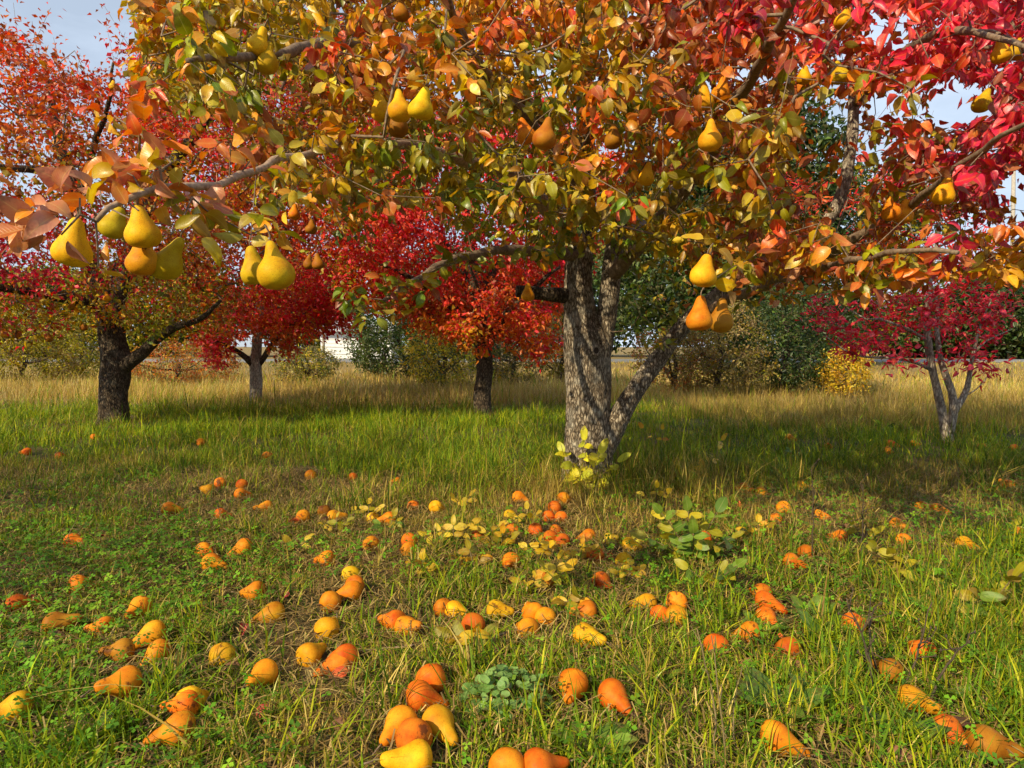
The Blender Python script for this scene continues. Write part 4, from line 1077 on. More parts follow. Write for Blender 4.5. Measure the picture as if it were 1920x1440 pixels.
bush('brown_bush', 1050, 17.0, 2.0, 1.7, 'tan bush hidden behind the big trunk', 'shrub', 'tan olive', 200, 24, .07)
reseed(109)
# trees beyond the road
def tree_far(px, d, w, h, label, pal, n=520, per=34, leafL=.14, z0=.8, name='tree'):
    return bush(name, px, d, w, h, label, 'tree', pal, n, int(per * 1.2), leafL * 1.75, 'trees beyond the road', z0, .16, 7)
tree_far(1400, 21.0, 5.2, 8.2, 'tall dark green tree rising behind the leaning limb', 'dkgreen dkgreen midgreen', 620, 34, .14)
tree_far(1610, 23.0, 4.6, 6.9, 'open green tree against the sky behind the upright pale limb', 'midgreen dkgreen yg', 520, 26, .10)
tree_far(1250, 27.0, 6.0, 8.0, 'dark green tree behind the forked trunk', 'dkgreen midgreen')
tree_far(1900, 35.0, 8.0, 4.4, 'broad dark hedge tree beyond the road behind the red sapling', 'dkgreen dkgreen midgreen', 620, 34, .17, .1)
tree_far(1720, 38.0, 6.0, 3.2, 'dark hedge tree beyond the road left of the red sapling stems', 'dkgreen midgreen', 480, 34, .17, .1)
tree_far(2080, 34.0, 7.0, 5.4, 'tall dark tree beyond the road past the utility pole', 'dkgreen midgreen', 460, 34, .17, .1)
tree_far(1545, 36.0, 5.0, 3.4, 'dark tree beyond the road behind the yellow bush', 'dkgreen midgreen', 420, 30, .16, .1)
tree_far(900, 38.0, 9.0, 6.0, 'green tree beyond the road behind the crimson tree', 'midgreen dkgreen', 520, 26, .19, .2)
tree_far(1100, 42.0, 9.0, 7.0, 'green tree beyond the road behind the big trunk', 'midgreen dkgreen', 480, 26, .2, .2)
tree_far(560, 44.0, 8.0, 6.4, 'green tree behind the roof of the white shed', 'midgreen dkgreen yg', 480, 26, .2, .3)
tree_far(330, 40.0, 8.0, 6.0, 'yellow green tree beyond the road behind the rusty bush', 'yg midgreen gold', 480, 26, .19, .2)
tree_far(90, 40.0, 8.0, 5.6, 'olive green tree beyond the road behind the dark trunk', 'midgreen yg olive', 480, 26, .19, .2)
tree_far(-180, 38.0, 8.0, 6.5, 'green tree beyond the road at the field corner', 'midgreen dkgreen', 380, 28, .2, .2)

# white shed behind the slim grey trunk
def box(x0, x1, y0, y1, z0, z1):
    V = np.array([(x, y, z) for z in (z0, z1) for y in (y0, y1) for x in (x0, x1)], float)
    F = np.array([(0, 2, 3), (0, 3, 1), (4, 5, 7), (4, 7, 6), (0, 1, 5), (0, 5, 4), (2, 6, 7), (2, 7, 3), (0, 4, 6), (0, 6, 2), (1, 3, 7), (1, 7, 5)])
    return V, F
sh = W(668, 690, 33.0); sh[2] = float(H(sh[0], sh[1]))
shed = root('white_shed', sh, 'small white boarded shed with a low pale roof behind the orchard', 'shed')
put('wall', tri_mesh('wall', *box(-1.7, 1.7, 0, 3.2, 0, 1.32), M_white, smooth=False), shed)
for k in range(7):
    put('board', tri_mesh('board', *box(-1.7, 1.7, -.03, -.001, .03 + k * .18, .19 + k * .18), M_white, smooth=False), shed)
rv = np.array([(-1.9, -.4, 1.30), (1.9, -.4, 1.30), (1.9, 1.6, 1.80), (-1.9, 1.6, 1.80), (-1.9, 3.6, 1.30), (1.9, 3.6, 1.30)], float)
rv = np.vstack([rv, rv + (0, 0, .08)])
rf = []
def quad(a, b, c, d): rf.extend([(a, b, c), (a, c, d)])
quad(0, 3, 2, 1); quad(3, 4, 5, 2); quad(6, 7, 8, 9); quad(9, 8, 11, 10); quad(0, 1, 7, 6); quad(4, 10, 11, 5); quad(0, 6, 9, 3); quad(3, 9, 10, 4); quad(1, 2, 8, 7); quad(2, 5, 11, 8)
put('roof', tri_mesh('roof', rv, np.array(rf), M_roof, smooth=False), shed)
gv = np.array([(-1.7, 0, 1.32), (-1.7, 3.2, 1.32), (-1.7, 1.6, 1.74), (1.7, 0, 1.32), (1.7, 3.2, 1.32), (1.7, 1.6, 1.74)], float)
put('gable', tri_mesh('gable', gv, np.array([(0, 2, 1), (3, 4, 5)]), M_white, smooth=False), shed)
wd = put('window', tri_mesh('window', *box(.3, 1.2, -.06, -.031, .5, 1.1), M_white, smooth=False), shed)
put('pane', tri_mesh('pane', *box(.38, 1.12, -.07, -.061, .58, 1.02), M_glass, smooth=False), wd)
# wire fence before the shed
fb = W(690, 690, 24.5); fb[2] = float(H(fb[0], fb[1]))
fence = root('wire_fence', fb, 'low wire fence on weathered posts in front of the white shed', 'fence')
for k in range(-3, 4):
    V, F = tube(np.array([(k * 1.6, 0, -.2), (k * 1.6 + .02, 0, .5), (k * 1.6 + .03 * (k % 2), 0, .95)]), np.array([.05, .048, .045]), 7)
    put('post', tri_mesh('post', V, F, M_post), fence)
for z in (.35, .6, .85):
    V, F = tube(np.array([(-4.8 + q * .8, -.05, z - .03 * math.sin(q * 1.57) ** 2) for q in range(13)]), np.full(13, .006), 4)
    put('wire', tri_mesh('wire', V, F, M_post), fence)
V, F = tube(np.array([(.55, -.3, -.1), (.85, 0, .7)]), np.array([.045, .04]), 7)
put('brace', tri_mesh('brace', V, F, M_pole), fence)
# utility pole by the road
pb_ = W(1893, 690, 33.0); pb_[2] = float(H(pb_[0], pb_[1]))
pole = root('utility_pole', pb_, 'pale wooden utility pole by the road', 'pole')
V, F = tube(np.array([(0, 0, -.3), (-.1, 0, 5.5), (-.25, 0, 12.2)]), np.array([.12, .10, .07]), 12)
put('pole_shaft', tri_mesh('pole_shaft', V, F, M_pole), pole)
put('crossarm', tri_mesh('crossarm', *box(-1.4, 1.0, -.24, -.11, 11.5, 11.65), M_pole, smooth=False), pole)
for k in (-1.3, -.7, .4, .9):
    V, F = tube(np.array([(k, -.17, 11.65), (k, -.17, 11.73), (k, -.17, 11.82)]), np.array([.03, .05, .02]), 8)
    put('insulator', tri_mesh('insulator', V, F, M_white), pole)


reseed(110)
# ------------------------------------------------------------------ fallen pears
# px, py, colour, shape, heading of the neck (deg in plan, 0 = right, 90 = away), lie: s side, u blossom end up, n neck up
FALL = [
 (143,1010,'d',5,0,'s'),(388,1030,'o',3,330,'s'),(448,1026,'o',3,205,'s'),(405,1052,'o',1,350,'s'),(607,1043,'o',0,160,'s'),(158,1088,'d',4,40,'s'),(472,1107,'o',2,170,'s'),(500,1142,'a',3,215,'s'),
 (622,1122,'o',5,90,'s'),(618,1167,'y',5,80,'s'),(43,1127,'r',1,20,'s'),(118,1162,'b',6,10,'s'),(183,1167,'o',4,180,'s'),(255,1142,'o',6,260,'s'),(273,1190,'a',3,220,'s'),(288,1214,'o',1,255,'s'),(217,1220,'b',4,200,'s'),
 (423,1215,'y',5,85,'s'),(587,1213,'a',2,60,'s'),(622,1233,'d',3,215,'s'),(488,1266,'o',0,250,'s'),(220,1283,'o',6,235,'s'),(366,1305,'a',5,70,'s'),(335,1322,'d',4,190,'s'),(317,1366,'o',3,205,'s'),(18,1326,'y',0,200,'s'),
 (1027,963,'d',0,95,'s'),(1053,964,'d',5,80,'s'),(1043,948,'d',4,60,'s'),(693,1018,'o',2,260,'s'),(763,1023,'o',0,130,'s'),(772,1010,'d',4,60,'s'),(897,1000,'d',5,90,'s'),(963,990,'o',2,70,'s'),(1005,990,'r',1,80,'s'),(1028,1004,'d',5,120,'s'),(1053,1010,'r',2,100,'s'),(1047,988,'d',4,30,'s'),
 (1097,998,'o',1,200,'s'),(1117,1037,'d',2,80,'s'),(1167,1040,'y',0,100,'s'),(1187,1018,'y',6,320,'s'),(957,1050,'o',4,265,'s'),(1132,1086,'d',1,290,'s'),(660,1067,'y',5,90,'s'),(669,1092,'o',2,80,'s'),(648,1106,'o',3,200,'s'),(1028,1087,'b',4,250,'s'),
 (733,1153,'d',2,150,'s'),(770,1167,'o',6,330,'s'),(827,1130,'o',5,120,'s'),(863,1140,'y',3,335,'s'),(890,1164,'d',5,80,'s'),(938,1140,'y',0,345,'s'),(985,1164,'o',2,120,'s'),(1021,1147,'a',4,95,'s'),(995,1138,'o',6,110,'s'),(1093,1142,'o',2,190,'s'),(1108,1187,'y',6,325,'s'),
 (1203,1121,'a',1,180,'s'),(1235,1140,'d',5,90,'s'),(1272,1118,'o',0,60,'s'),(1267,1148,'a',2,85,'s'),(645,1222,'d',4,120,'s'),(812,1264,'d',5,80,'s'),(803,1300,'d',3,10,'s'),(743,1360,'o',0,240,'s'),(774,1392,'d',2,270,'s'),(760,1424,'y',6,190,'s'),(828,1362,'a',3,300,'s'),
 (1072,1288,'o',0,255,'s'),(1160,1308,'d',3,305,'s'),(955,1425,'o',2,75,'s'),(1027,1432,'d',4,20,'s'),(1448,968,'o',4,190,'s'),(1568,998,'o',0,150,'s'),(1514,1033,'o',1,260,'s'),(1493,1052,'d',4,330,'s'),(1686,982,'o',2,300,'s'),(1693,1006,'o',0,70,'s'),(1817,1016,'y',1,310,'s'),(1902,992,'o',5,120,'s'),(1317,1007,'d',4,90,'s'),
 (1422,1106,'o',1,110,'s'),(1447,1128,'r',3,340,'s'),(1441,1154,'d',0,280,'s'),(1394,1180,'o',3,170,'s'),(1345,1207,'r',4,260,'s'),(1472,1205,'d',5,110,'s'),(1724,1214,'r',2,90,'s'),(1608,1168,'d',4,30,'s'),(1655,1255,'b',4,120,'s'),(1728,1316,'a',3,325,'s'),(1786,1372,'d',2,285,'s'),(1868,1392,'b',1,350,'s'),(1474,1386,'o',3,345,'s'),
 (583,887,'o',2,100,'s'),(387,914,'a',6,170,'s'),(457,907,'d',4,80,'s'),(415,903,'d',5,90,'s'),(457,923,'o',1,30,'s'),(503,851,'o',4,70,'s'),(375,829,'o',2,280,'s'),(420,958,'d',4,20,'s'),(325,953,'o',1,10,'s'),(493,945,'o',6,200,'s'),(563,968,'o',3,250,'s'),(610,956,'b',5,90,'s'),(632,962,'a',0,20,'s'),(180,816,'o',4,60,'s'),(115,851,'d',5,80,'s'),(46,846,'d',1,190,'s'),
 (740,899,'o',2,170,'s'),(667,891,'d',4,30,'s'),(978,931,'o',1,340,'s'),(777,942,'d',5,80,'s'),(822,947,'y',3,60,'s'),(700,964,'y',5,90,'s'),(723,971,'o',1,200,'s'),(1060,931,'o',3,60,'s'),(962,961,'y',1,340,'s'),
 (1390,914,'o',2,190,'s'),(1414,918,'o',0,20,'s'),(1432,921,'a',1,340,'s'),(1505,911,'a',2,20,'s'),(1470,948,'o',4,60,'s'),(1542,961,'o',5,330,'s'),(1735,945,'o',6,10,'s'),(1765,951,'o',1,310,'s'),(1675,831,'d',1,330,'s'),(1716,828,'o',5,330,'s'),(1846,837,'d',1,320,'s'),(1899,839,'d',2,80,'s'),(1668,843,'o',4,10,'s'),(1484,820,'o',1,340,'s'),(1555,834,'r',5,20,'s'),(1885,905,'o',6,90,'s'),
]
LANDMARKS = [('the clover clump', 950, 1310), ('the forked trunk', 1100, 925), ('the fallen stick', 800, 1208), ('the yellow sprouts', 850, 1005), ('the green sprout', 1300, 1010), ('the small clover', 60, 1300),
             ('the dandelion leaves', 1465, 1320), ('the dry weeds', 1640, 1240), ('the black trunk', 215, 830), ('the red sapling', 1776, 850), ('the lush grass', 520, 890), ('the bent straw', 420, 1080), ('the straw grass', 1500, 960), ('the mown stubble', 560, 1240), ('the bramble leaves', 1760, 1080)]
LMW = np.array([G(a, b)[:2] for _, a, b in LANDMARKS])
PEAR_XY = []
FALLEN = []
for (px_, py_, cd, vr, head, lie) in FALL:
    p = PEARS[vr]; sc_ = float(rng.uniform(.93, 1.08))
    r = p['V'][:, 0].max() * sc_
    g0 = G(px_, py_, r * .95)
    tiltv = math.radians(90 + rng.uniform(-6, 14)); hd = math.radians(head)
    # neck (local +Z) laid down towards the heading
    Rm = Matrix.Rotation(hd, 4, 'Z') @ Matrix.Rotation(tiltv, 4, 'Y') @ Matrix.Rotation(rng.uniform(0, 6.28) if vr not in (1, 3, 6) else rng.uniform(-.6, .6), 4, 'Z') @ Matrix.Scale(sc_, 4)
    Vw = p['V'] @ np.array(Rm.to_3x3()).T
    z = float(H(g0[0], g0[1])) - Vw[:, 2].min() - (float(rng.choice([.006, .010, .016, .022])) if py_ < 1250 else float(rng.choice([.003, .007])))
    Mw = Matrix.Translation((g0[0], g0[1], z)) @ Rm
    LMd = np.linalg.norm(LMW - g0[:2], axis=1); lm = LANDMARKS[int(LMd.argmin())][0]
    tone = {'y': 'yellow', 'a': 'amber', 'o': 'orange', 'd': 'deep orange', 'r': 'red orange', 'b': 'brown rotting'}[cd]
    shp = {0: 'plump', 1: 'slim', 2: 'squat', 3: 'long necked', 4: 'narrow necked', 5: 'round', 6: 'lumpy'}[vr]
    lab = f'{tone} {shp} windfall pear lying near {lm}'
    o = make_pear(vr, Mw, pear_color(cd, float(rng.choice([.2, .4, .7, 1.0]))), lab, None, stem=rng.random() < .75)
    FALLEN.append((o, tone, shp, lm, g0, head)); PEAR_XY.append((g0[0], g0[1], r, head))
def relabel(level):
    by = {}
    for k_, f_ in enumerate(FALLEN): by.setdefault(f_[0]['label'], []).append(k_)
    for lab, ks in by.items():
        if len(ks) < 2: continue
        for k_ in ks:
            o, tone, shp, lm, g0, head = FALLEN[k_]
            if level == 0:
                dd = [(np.linalg.norm(f_[4] - g0), f_) for j_, f_ in enumerate(FALLEN) if j_ != k_]
                dn, f_ = min(dd, key=lambda q: q[0])
                o['label'] = f'{tone} {shp} windfall ' + (f'by a {f_[1]} one' if dn < .16 else 'lying apart') + f' near {lm}'
            else:
                to = math.degrees(math.atan2(TB[1] - g0[1], TB[0] - g0[0])); df = abs((head - to + 180) % 360 - 180)
                o['label'] = o['label'] + (', neck trunkward' if df < 60 else ', neck outward' if df > 120 else ', neck sideways')
relabel(0); relabel(1)
for f_ in FALLEN: f_[0]['group'] = ('windfalls: ' + f_[0]['label'])[:90]
PEAR_XY = np.array(PEAR_XY)

reseed(111)
# ------------------------------------------------------------------ grass
f_patch = Field(1.1, 3); f_small = Field(4.0, 5); f_big = Field(.5, 9); f_fine = Field(11.0, 21)
TRUNKS = [(TB[0], TB[1], .20), (LB[0], LB[1], .22), (CB[0], CB[1], .15), (BB[0], BB[1], .12), (SB[0], SB[1], .09)]
def zones(x, y):
    """share of green blades and blade height of the sward"""
    n1 = f_patch(x, y); n2 = f_small(x, y); nb = f_big(x, y)
    px, py, _ = proj(np.stack([x, y, H(x, y)], -1))
    near = 1 - sstep(3.0, 3.6, y)
    green = 0.53 + 0.36 * n1 + 0.32 * n2
    green += 0.35 * (1 - sstep(-1.2, -.35, x)) * near                       # clover corner
    green -= 0.06 * sstep(.5, 1.1, x) * near
    lush = sstep(3.7, 5.7, y + .8 * n1 + .6 * n2 - .2 * (x < 0)) * (1 - sstep(8.6, 11.4, y + 1.2 * n2 + .8 * n1))
    straw = np.exp(-((x - .55) / 1.5) ** 2 - ((y - 3.9) / .75) ** 2)
    strawR = sstep(.9, 1.6, x) * sstep(3.0, 3.4, y) * (1 - sstep(3.9, 4.5, y))
    green = green * (1 - lush) + lush * (0.86 + .12 * n2)
    green += .30 * (1 - sstep(-.6, .2, x)) * sstep(2.8, 3.4, y) * (1 - lush)
    green -= 0.38 * straw + .25 * strawR
    dry = sstep(8.8, 11.4, y + 1.0 * n2 + .6 * n1) 
    dryR = sstep(1.6, 2.6, x) * sstep(6.5, 7.6, y + .4 * n1)
    dry = np.maximum(dry, dryR)
    green = green * (1 - dry) + dry * .07
    hgt = .062 + .018 * n1 + .030 * sstep(3.0, 4.0, y) + .018 * np.maximum(0, n2) + 0.018 * sstep(.6, 1.3, x) * near
    hgt = hgt * (1 - lush) + lush * (.105 + .035 * n1 + .03 * n2 + .025 * f_fine(x, y))
    dt = np.sqrt((x - TB[0]) ** 2 + (y - TB[1]) ** 2)
    hgt += .10 * np.exp(-(dt / .55) ** 2) + .08 * np.exp(-(((x - 1.2) / .5) ** 2 + ((y - 4.6) / .7) ** 2))
    hd = .26 + .06 * n2 + .05 * nb
    hd = hd * (1 - sstep(17, 23, y)) + .12 * sstep(17, 23, y)
    hd = np.where(x > 2, hd * .85, hd)
    hgt = hgt * (1 - dry) + dry * hd
    return np.clip(green, .03, .97), np.clip(hgt, .025, .5)

def scatter(y0, y1, dens, half=0.80, extra=1.6):
    area_n = int(sum(dens * 2 * (half * y + extra) * (y1 - y0) / 20 for y in np.linspace(y0, y1, 20)))
    y = np.sqrt(rng.uniform(y0 ** 2, y1 ** 2, area_n)) if y1 < 100 else rng.uniform(y0, y1, area_n)
    x = rng.uniform(-1, 1, area_n) * (half * y + extra)
    return x, y

GREENS = np.array([(.10, .17, .004), (.15, .21, .005), (.21, .26, .006), (.06, .115, .005), (.28, .28, .008), (.09, .17, .006)])
STRAWS = np.array([(.42, .30, .06), (.33, .22, .04), (.50, .38, .10), (.24, .15, .035), (.40, .31, .04)])
GOLDEN = np.array([(.50, .34, .09), (.42, .27, .07), (.56, .42, .16), (.36, .22, .06), (.48, .36, .06)])

def blades(x, y, hgt, wid, lean, col, segs, bendk=1.0, z_off=0.0, flat=None):
    n = len(x)
    yaw = rng.uniform(0, 2 * math.pi, n)
    dirx, diry = np.cos(yaw), np.sin(yaw)
    ln = np.abs(rng.normal(0, 1, n)) * lean + .08
    z0 = H(x, y) + z_off - .006
    fy = yaw + rng.normal(math.pi / 2, .5, n)            # blade faces roughly across its lean
    wx, wy = np.cos(fy), np.sin(fy)
    t = np.linspace(0, 1, segs + 1)
    prof = (1 - t ** 1.6) if segs > 1 else np.array([1, 0.0])
    V = []
    tw = rng.normal(0, .5, n)
    for k, tt in enumerate(t):
        hz = hgt * (tt - .42 * np.minimum(ln, 1.6) * tt * tt * bendk * .6)
        off = hgt * ln * tt ** 1.7
        cx, cy, cz = x + dirx * off, y + diry * off, z0 + np.maximum(hz, .004 * (tt > 0))
        if k == segs: V.append(np.stack([cx, cy, cz], -1))
        else:
            w = wid * (.75 + .35 * prof[k]) * (prof[k] ** .35) * .5
            a = tw * tt
            ex, ey = wx * np.cos(a) - wy * np.sin(a), wx * np.sin(a) + wy * np.cos(a)
            V.append(np.stack([cx - ex * w, cy - ey * w, cz], -1)); V.append(np.stack([cx + ex * w, cy + ey * w, cz], -1))
    m = 2 * segs + 1
    V = np.stack(V, 1)
    T = []
    for k in range(segs - 1): T += [(2 * k, 2 * k + 1, 2 * k + 3), (2 * k, 2 * k + 3, 2 * k + 2)]
    T += [(2 * segs - 2, 2 * segs - 1, 2 * segs)]
    T = (np.array(T)[None] + (np.arange(n) * m)[:, None, None]).reshape(-1, 3)
    C = np.repeat(np.c_[col, np.ones(n)][:, None], m, 1).reshape(-1, 4)
    return V.reshape(-1, 3), T, C

def keep_clear(x, y, hgt, y_near=5.2):
    """no blade grows through a pear; the ones just before a pear are pressed low"""
    keep = np.ones(len(x), bool); h = hgt.copy()
    near = np.where(y < 7.5)[0]
    for (px_, py_, r, hd) in PEAR_XY:
        dx, dy = x[near] - px_, y[near] - py_
        dd = np.hypot(dx, dy)
        keep[near[dd < r * 1.12]] = False
        front = (np.abs(dx) < r * 1.5) & (dy < 0) & (dy > (-.22 if py_ < 2.8 else -.5))
        fi = near[front]; h[fi] = np.minimum(h[fi], np.where(rng.random(len(fi)) < (.22 if py_ < 2.8 else .10), .10, .040))
        ring = near[(dd < r * 2.0)]; h[ring] = np.minimum(h[ring], np.where(rng.random(len(ring)) < .3, .10, .055))
    for (tx, ty, tr_) in TRUNKS:
        keep &= np.hypot(x - tx, y - ty) > tr_
    return keep, h

def sward(x, y, wid, segs, hk=1.0, lean=.7):
    g_, h_ = zones(x, y)
    # tufts: blades come in clumps
    cl = f_fine(x, y); dens = np.clip(.52 + .42 * cl + .42 * f_small(x * 1.3, y * 1.3), .07, 1)
    k = rng.random(len(x)) < dens
    x, y, g_, h_ = x[k], y[k], g_[k], h_[k]
    isg = rng.random(len(x)) < g_
    hh = h_ * rng.lognormal(0, .32, len(x)) * hk * np.where(isg, 1.0, .92)
    kp, hh = keep_clear(x, y, hh); x, y, isg, hh = x[kp], y[kp], isg[kp], hh[kp]
    n = len(x)
    far = sstep(8, 11, y)
    cg = GREENS[rng.integers(len(GREENS), size=n)]; cs = STRAWS[rng.integers(len(STRAWS), size=n)]; cf = GOLDEN[rng.integers(len(GOLDEN), size=n)]
    cs = cs * (1 - far[:, None]) + cf * far[:, None]
    col = np.where(isg[:, None], cg, cs) * rng.lognormal(0, .18, (n, 1)) * (1 + .30 * np.where(isg, sstep(4.5, 5.5, y), 0) + .34 * f_patch(x * .7 + 3, y * .7) + .15 * f_small(x, y))[:, None]  # lush green blades brightened, sunlight on that strip put into their colour
    ln = np.where(isg, lean, lean * .8)
    w = wid * np.where(isg, 1.0, .62) * rng.uniform(.7, 1.4, n)
    return isg, blades(x, y, hh, w, ln, np.clip(col, .01, .7), segs)

def concat(ms):
    Vs, Ts, Cs, o = [], [], [], 0
    for V, T, C in ms: Vs.append(V); Ts.append(T + o); Cs.append(C); o += len(V)
    return np.vstack(Vs), np.vstack(Ts), np.vstack(Cs)

parts_ = []
for (y0, y1, dens, wid, segs) in ((1.15, 2.2, 11500, .0046, 3), (2.2, 3.5, 7800, .0050, 3), (3.5, 5.5, 4300, .0050, 2), (5.5, 9.5, 2100, .0065, 2), (9.5, 14.0, 850, .0085, 2), (14.0, 25.0, 150, .020, 2)):
    x, y = scatter(y0, y1, dens); parts_.append(sward(x, y, wid, segs)[1])
# long arching blades: round the trunks and in tufts
tx_, ty_ = [], []
for (cx, cy, rr, nn) in [(TB[0], TB[1] - .1, .45, 260), (TB[0] - .5, TB[1] + .3, .5, 200), (TB[0] + .6, TB[1] + .1, .5, 220), (LB[0], LB[1] - .1, .6, 260), (SB[0], SB[1], .3, 80)] + [(rng.uniform(-3.5, 3.5), rng.uniform(3.6, 7.5), rng.uniform(.05, .18), int(rng.integers(20, 60))) for _ in range(60)] + [(rng.uniform(-1.3, 1.5), rng.uniform(1.4, 3.4), rng.uniform(.02, .07), int(rng.integers(8, 22))) for _ in range(120)]:
    a_ = rng.uniform(0, 6.28, nn); r_ = rr * np.sqrt(rng.random(nn)); tx_.append(cx + np.cos(a_) * r_); ty_.append(cy + np.sin(a_) * r_)
x, y = np.concatenate(tx_), np.concatenate(ty_); hh = np.where(y > 3.5, .22, .12) * rng.lognormal(0, .3, len(x))
kp, hh = keep_clear(x, y, hh); x, y, hh = x[kp], y[kp], hh[kp]; n = len(x)
col_ = np.where((rng.random(n) < .66)[:, None], GREENS[rng.integers(6, size=n)], STRAWS[rng.integers(5, size=n)]) * rng.lognormal(0, .18, (n, 1))
parts_.append(blades(x, y, hh, .0055 * rng.uniform(.7, 1.3, n), 1.0, np.clip(col_, .01, .7), 4, 1.5))
V, T, C = concat(parts_)
gr = put('grass', tri_mesh('grass', V, T, M_grass, {'col': ('FLOAT_COLOR', C)}, smooth=False))
tag(gr, 'uneven green and straw coloured orchard grass with tall dry grass behind', 'grass', kind='stuff')
n_grass = len(T)

reseed(112)
# dead grass lying flat between the blades
x, y = scatter(1.15, 4.8, 3300)
n = len(x); hh = rng.uniform(.04, .12, n)
kp, _ = keep_clear(x, y, hh); x, y, hh = x[kp], y[kp], hh[kp]; n = len(x)
yaw = rng.uniform(0, 6.28, n); dx, dy = np.cos(yaw), np.sin(yaw); zz = H(x, y) + rng.uniform(.003, .03, n)
w = rng.uniform(.001, .0022, n); up_ = rng.normal(0, .012, n)
a = np.stack([x, y, zz], -1); m_ = np.stack([x + dx * hh * .5, y + dy * hh * .5, zz + np.abs(up_)], -1); e = np.stack([x + dx * hh + rng.normal(0, .01, n), y + dy * hh + rng.normal(0, .01, n), zz * .9 + up_ * .3], -1)
sd = np.stack([-dy * w, dx * w, np.zeros(n)], -1)
V = np.stack([a - sd, a + sd, m_ - sd, m_ + sd, e], 1); T = np.array([(0, 1, 3), (0, 3, 2), (2, 3, 4)])
T = (T[None] + (np.arange(n) * 5)[:, None, None]).reshape(-1, 3)
tones = np.array([(.34, .23, .075), (.22, .14, .05), (.13, .085, .035), (.44, .32, .11), (.28, .17, .06)])
C = np.repeat(np.c_[tones[rng.integers(5, size=n)] * rng.lognormal(0, .2, (n, 1)), np.ones(n)][:, None], 5, 1).reshape(-1, 4)
th = put('dead_grass', tri_mesh('dead_grass', V.reshape(-1, 3), T, M_straw, {'col': ('FLOAT_COLOR', C)}, smooth=False))
tag(th, 'brown dead grass stems lying flat between the green blades', 'dead grass', kind='stuff')

reseed(113)
# small clover leaves as ground cover
def clover_mesh(x, y, z, r, cols):
    n = len(x); out = []; k = 3
    uv = []
    T = []
    for q in range(3):
        a0 = q * 2.094; b = len(uv); uv.append((0, 0, .25))
        ring = [(.72, -.46), (1.0, 0.0), (.72, .46)]
        for (rad, da) in ring: uv.append((rad * math.cos(a0 + da * 1.3), rad * math.sin(a0 + da * 1.3), .25 - .12 * (abs(da) < .1)))
        T += [(b, b + 1, b + 2), (b, b + 2, b + 3)]
    uv = np.array(uv); T = np.array(T); m = len(uv)
    yaw = rng.uniform(0, 6.28, n); c, s = np.cos(yaw)[:, None], np.sin(yaw)[:, None]
    lx = (uv[:, 0] * c - uv[:, 1] * s) * r[:, None]; ly = (uv[:, 0] * s + uv[:, 1] * c) * r[:, None]
    tx, ty = rng.normal(0, .35, (2, n, 1))
    V = np.stack([x[:, None] + lx, y[:, None] + ly, z[:, None] + lx * tx + ly * ty + uv[:, 2] * r[:, None] * .8], -1)
    TT = (T[None] + (np.arange(n) * m)[:, None, None]).reshape(-1, 3)
    C = np.repeat(np.c_[cols, np.ones(n)][:, None], m, 1).reshape(-1, 4)
    return V.reshape(-1, 3), TT, C
x, y = scatter(1.15, 4.6, 2800)
px, py, _ = proj(np.stack([x, y, H(x, y)], -1))
pr = .95 * (1 - sstep(-1.0, -.5, x / y * 1.6 + .25 * f_small(x, y))) * (1 - sstep(2.4, 4.2, y)) + .20 * (f_small(x * .8, y * .8) > .25) + .25 * ((x > .5) & (f_patch(x, y) > .1))
k = rng.random(len(x)) < pr; x, y = x[k], y[k]
kp, _ = keep_clear(x, y, np.full(len(x), .03)); x, y = x[kp], y[kp]; n = len(x)
CG = np.array([(.10, .25, .012), (.14, .31, .016), (.08, .19, .016), (.20, .34, .02)])
V, T, C = clover_mesh(x, y, H(x, y) + rng.uniform(.018, .075, n), rng.uniform(.008, .0165, n), CG[rng.integers(4, size=n)] * rng.lognormal(0, .2, (n, 1)))
cl = put('clover', tri_mesh('clover', V, T, M_grass, {'col': ('FLOAT_COLOR', C)}, smooth=False))
tag(cl, 'small bright green clover leaves spread through the near grass', 'clover', kind='stuff')

reseed(114)
# ------------------------------------------------------------------ leafy sprouts, weeds, sticks, fallen leaves
ROUND = []
for q in range(5):
    one = np.ones(1); tpl = leaf_template([0, .04, .16, .34, .54, .72, .87, .96, 1.0], [0, .42, .80, .99, 1.0, .92, .70, .40, 0], 0.0)
    ROUND.append((leaves_mesh('leaf', tpl, np.zeros((1, 3)), np.array([[0, 1.0, 0]]), np.array([[0, 0, 1.0]]), one, one * rng.uniform(.95, 1.15), one * rng.uniform(-.5, .5), one * rng.uniform(-.1, .3), np.ones((1, 3)), M_plant, one * rng.uniform(0, 6)),))

def leaf_child(meshes, parent, origin, base, axis, nrm, L, c):
    o = put('leaf', meshes[int(rng.integers(len(meshes)))][0], parent)
    o.matrix_local = frame_matrix(np.asarray(base) - origin, axis, nrm, L); o.color = (*np.clip(c, .004, .85), 1)
    return o

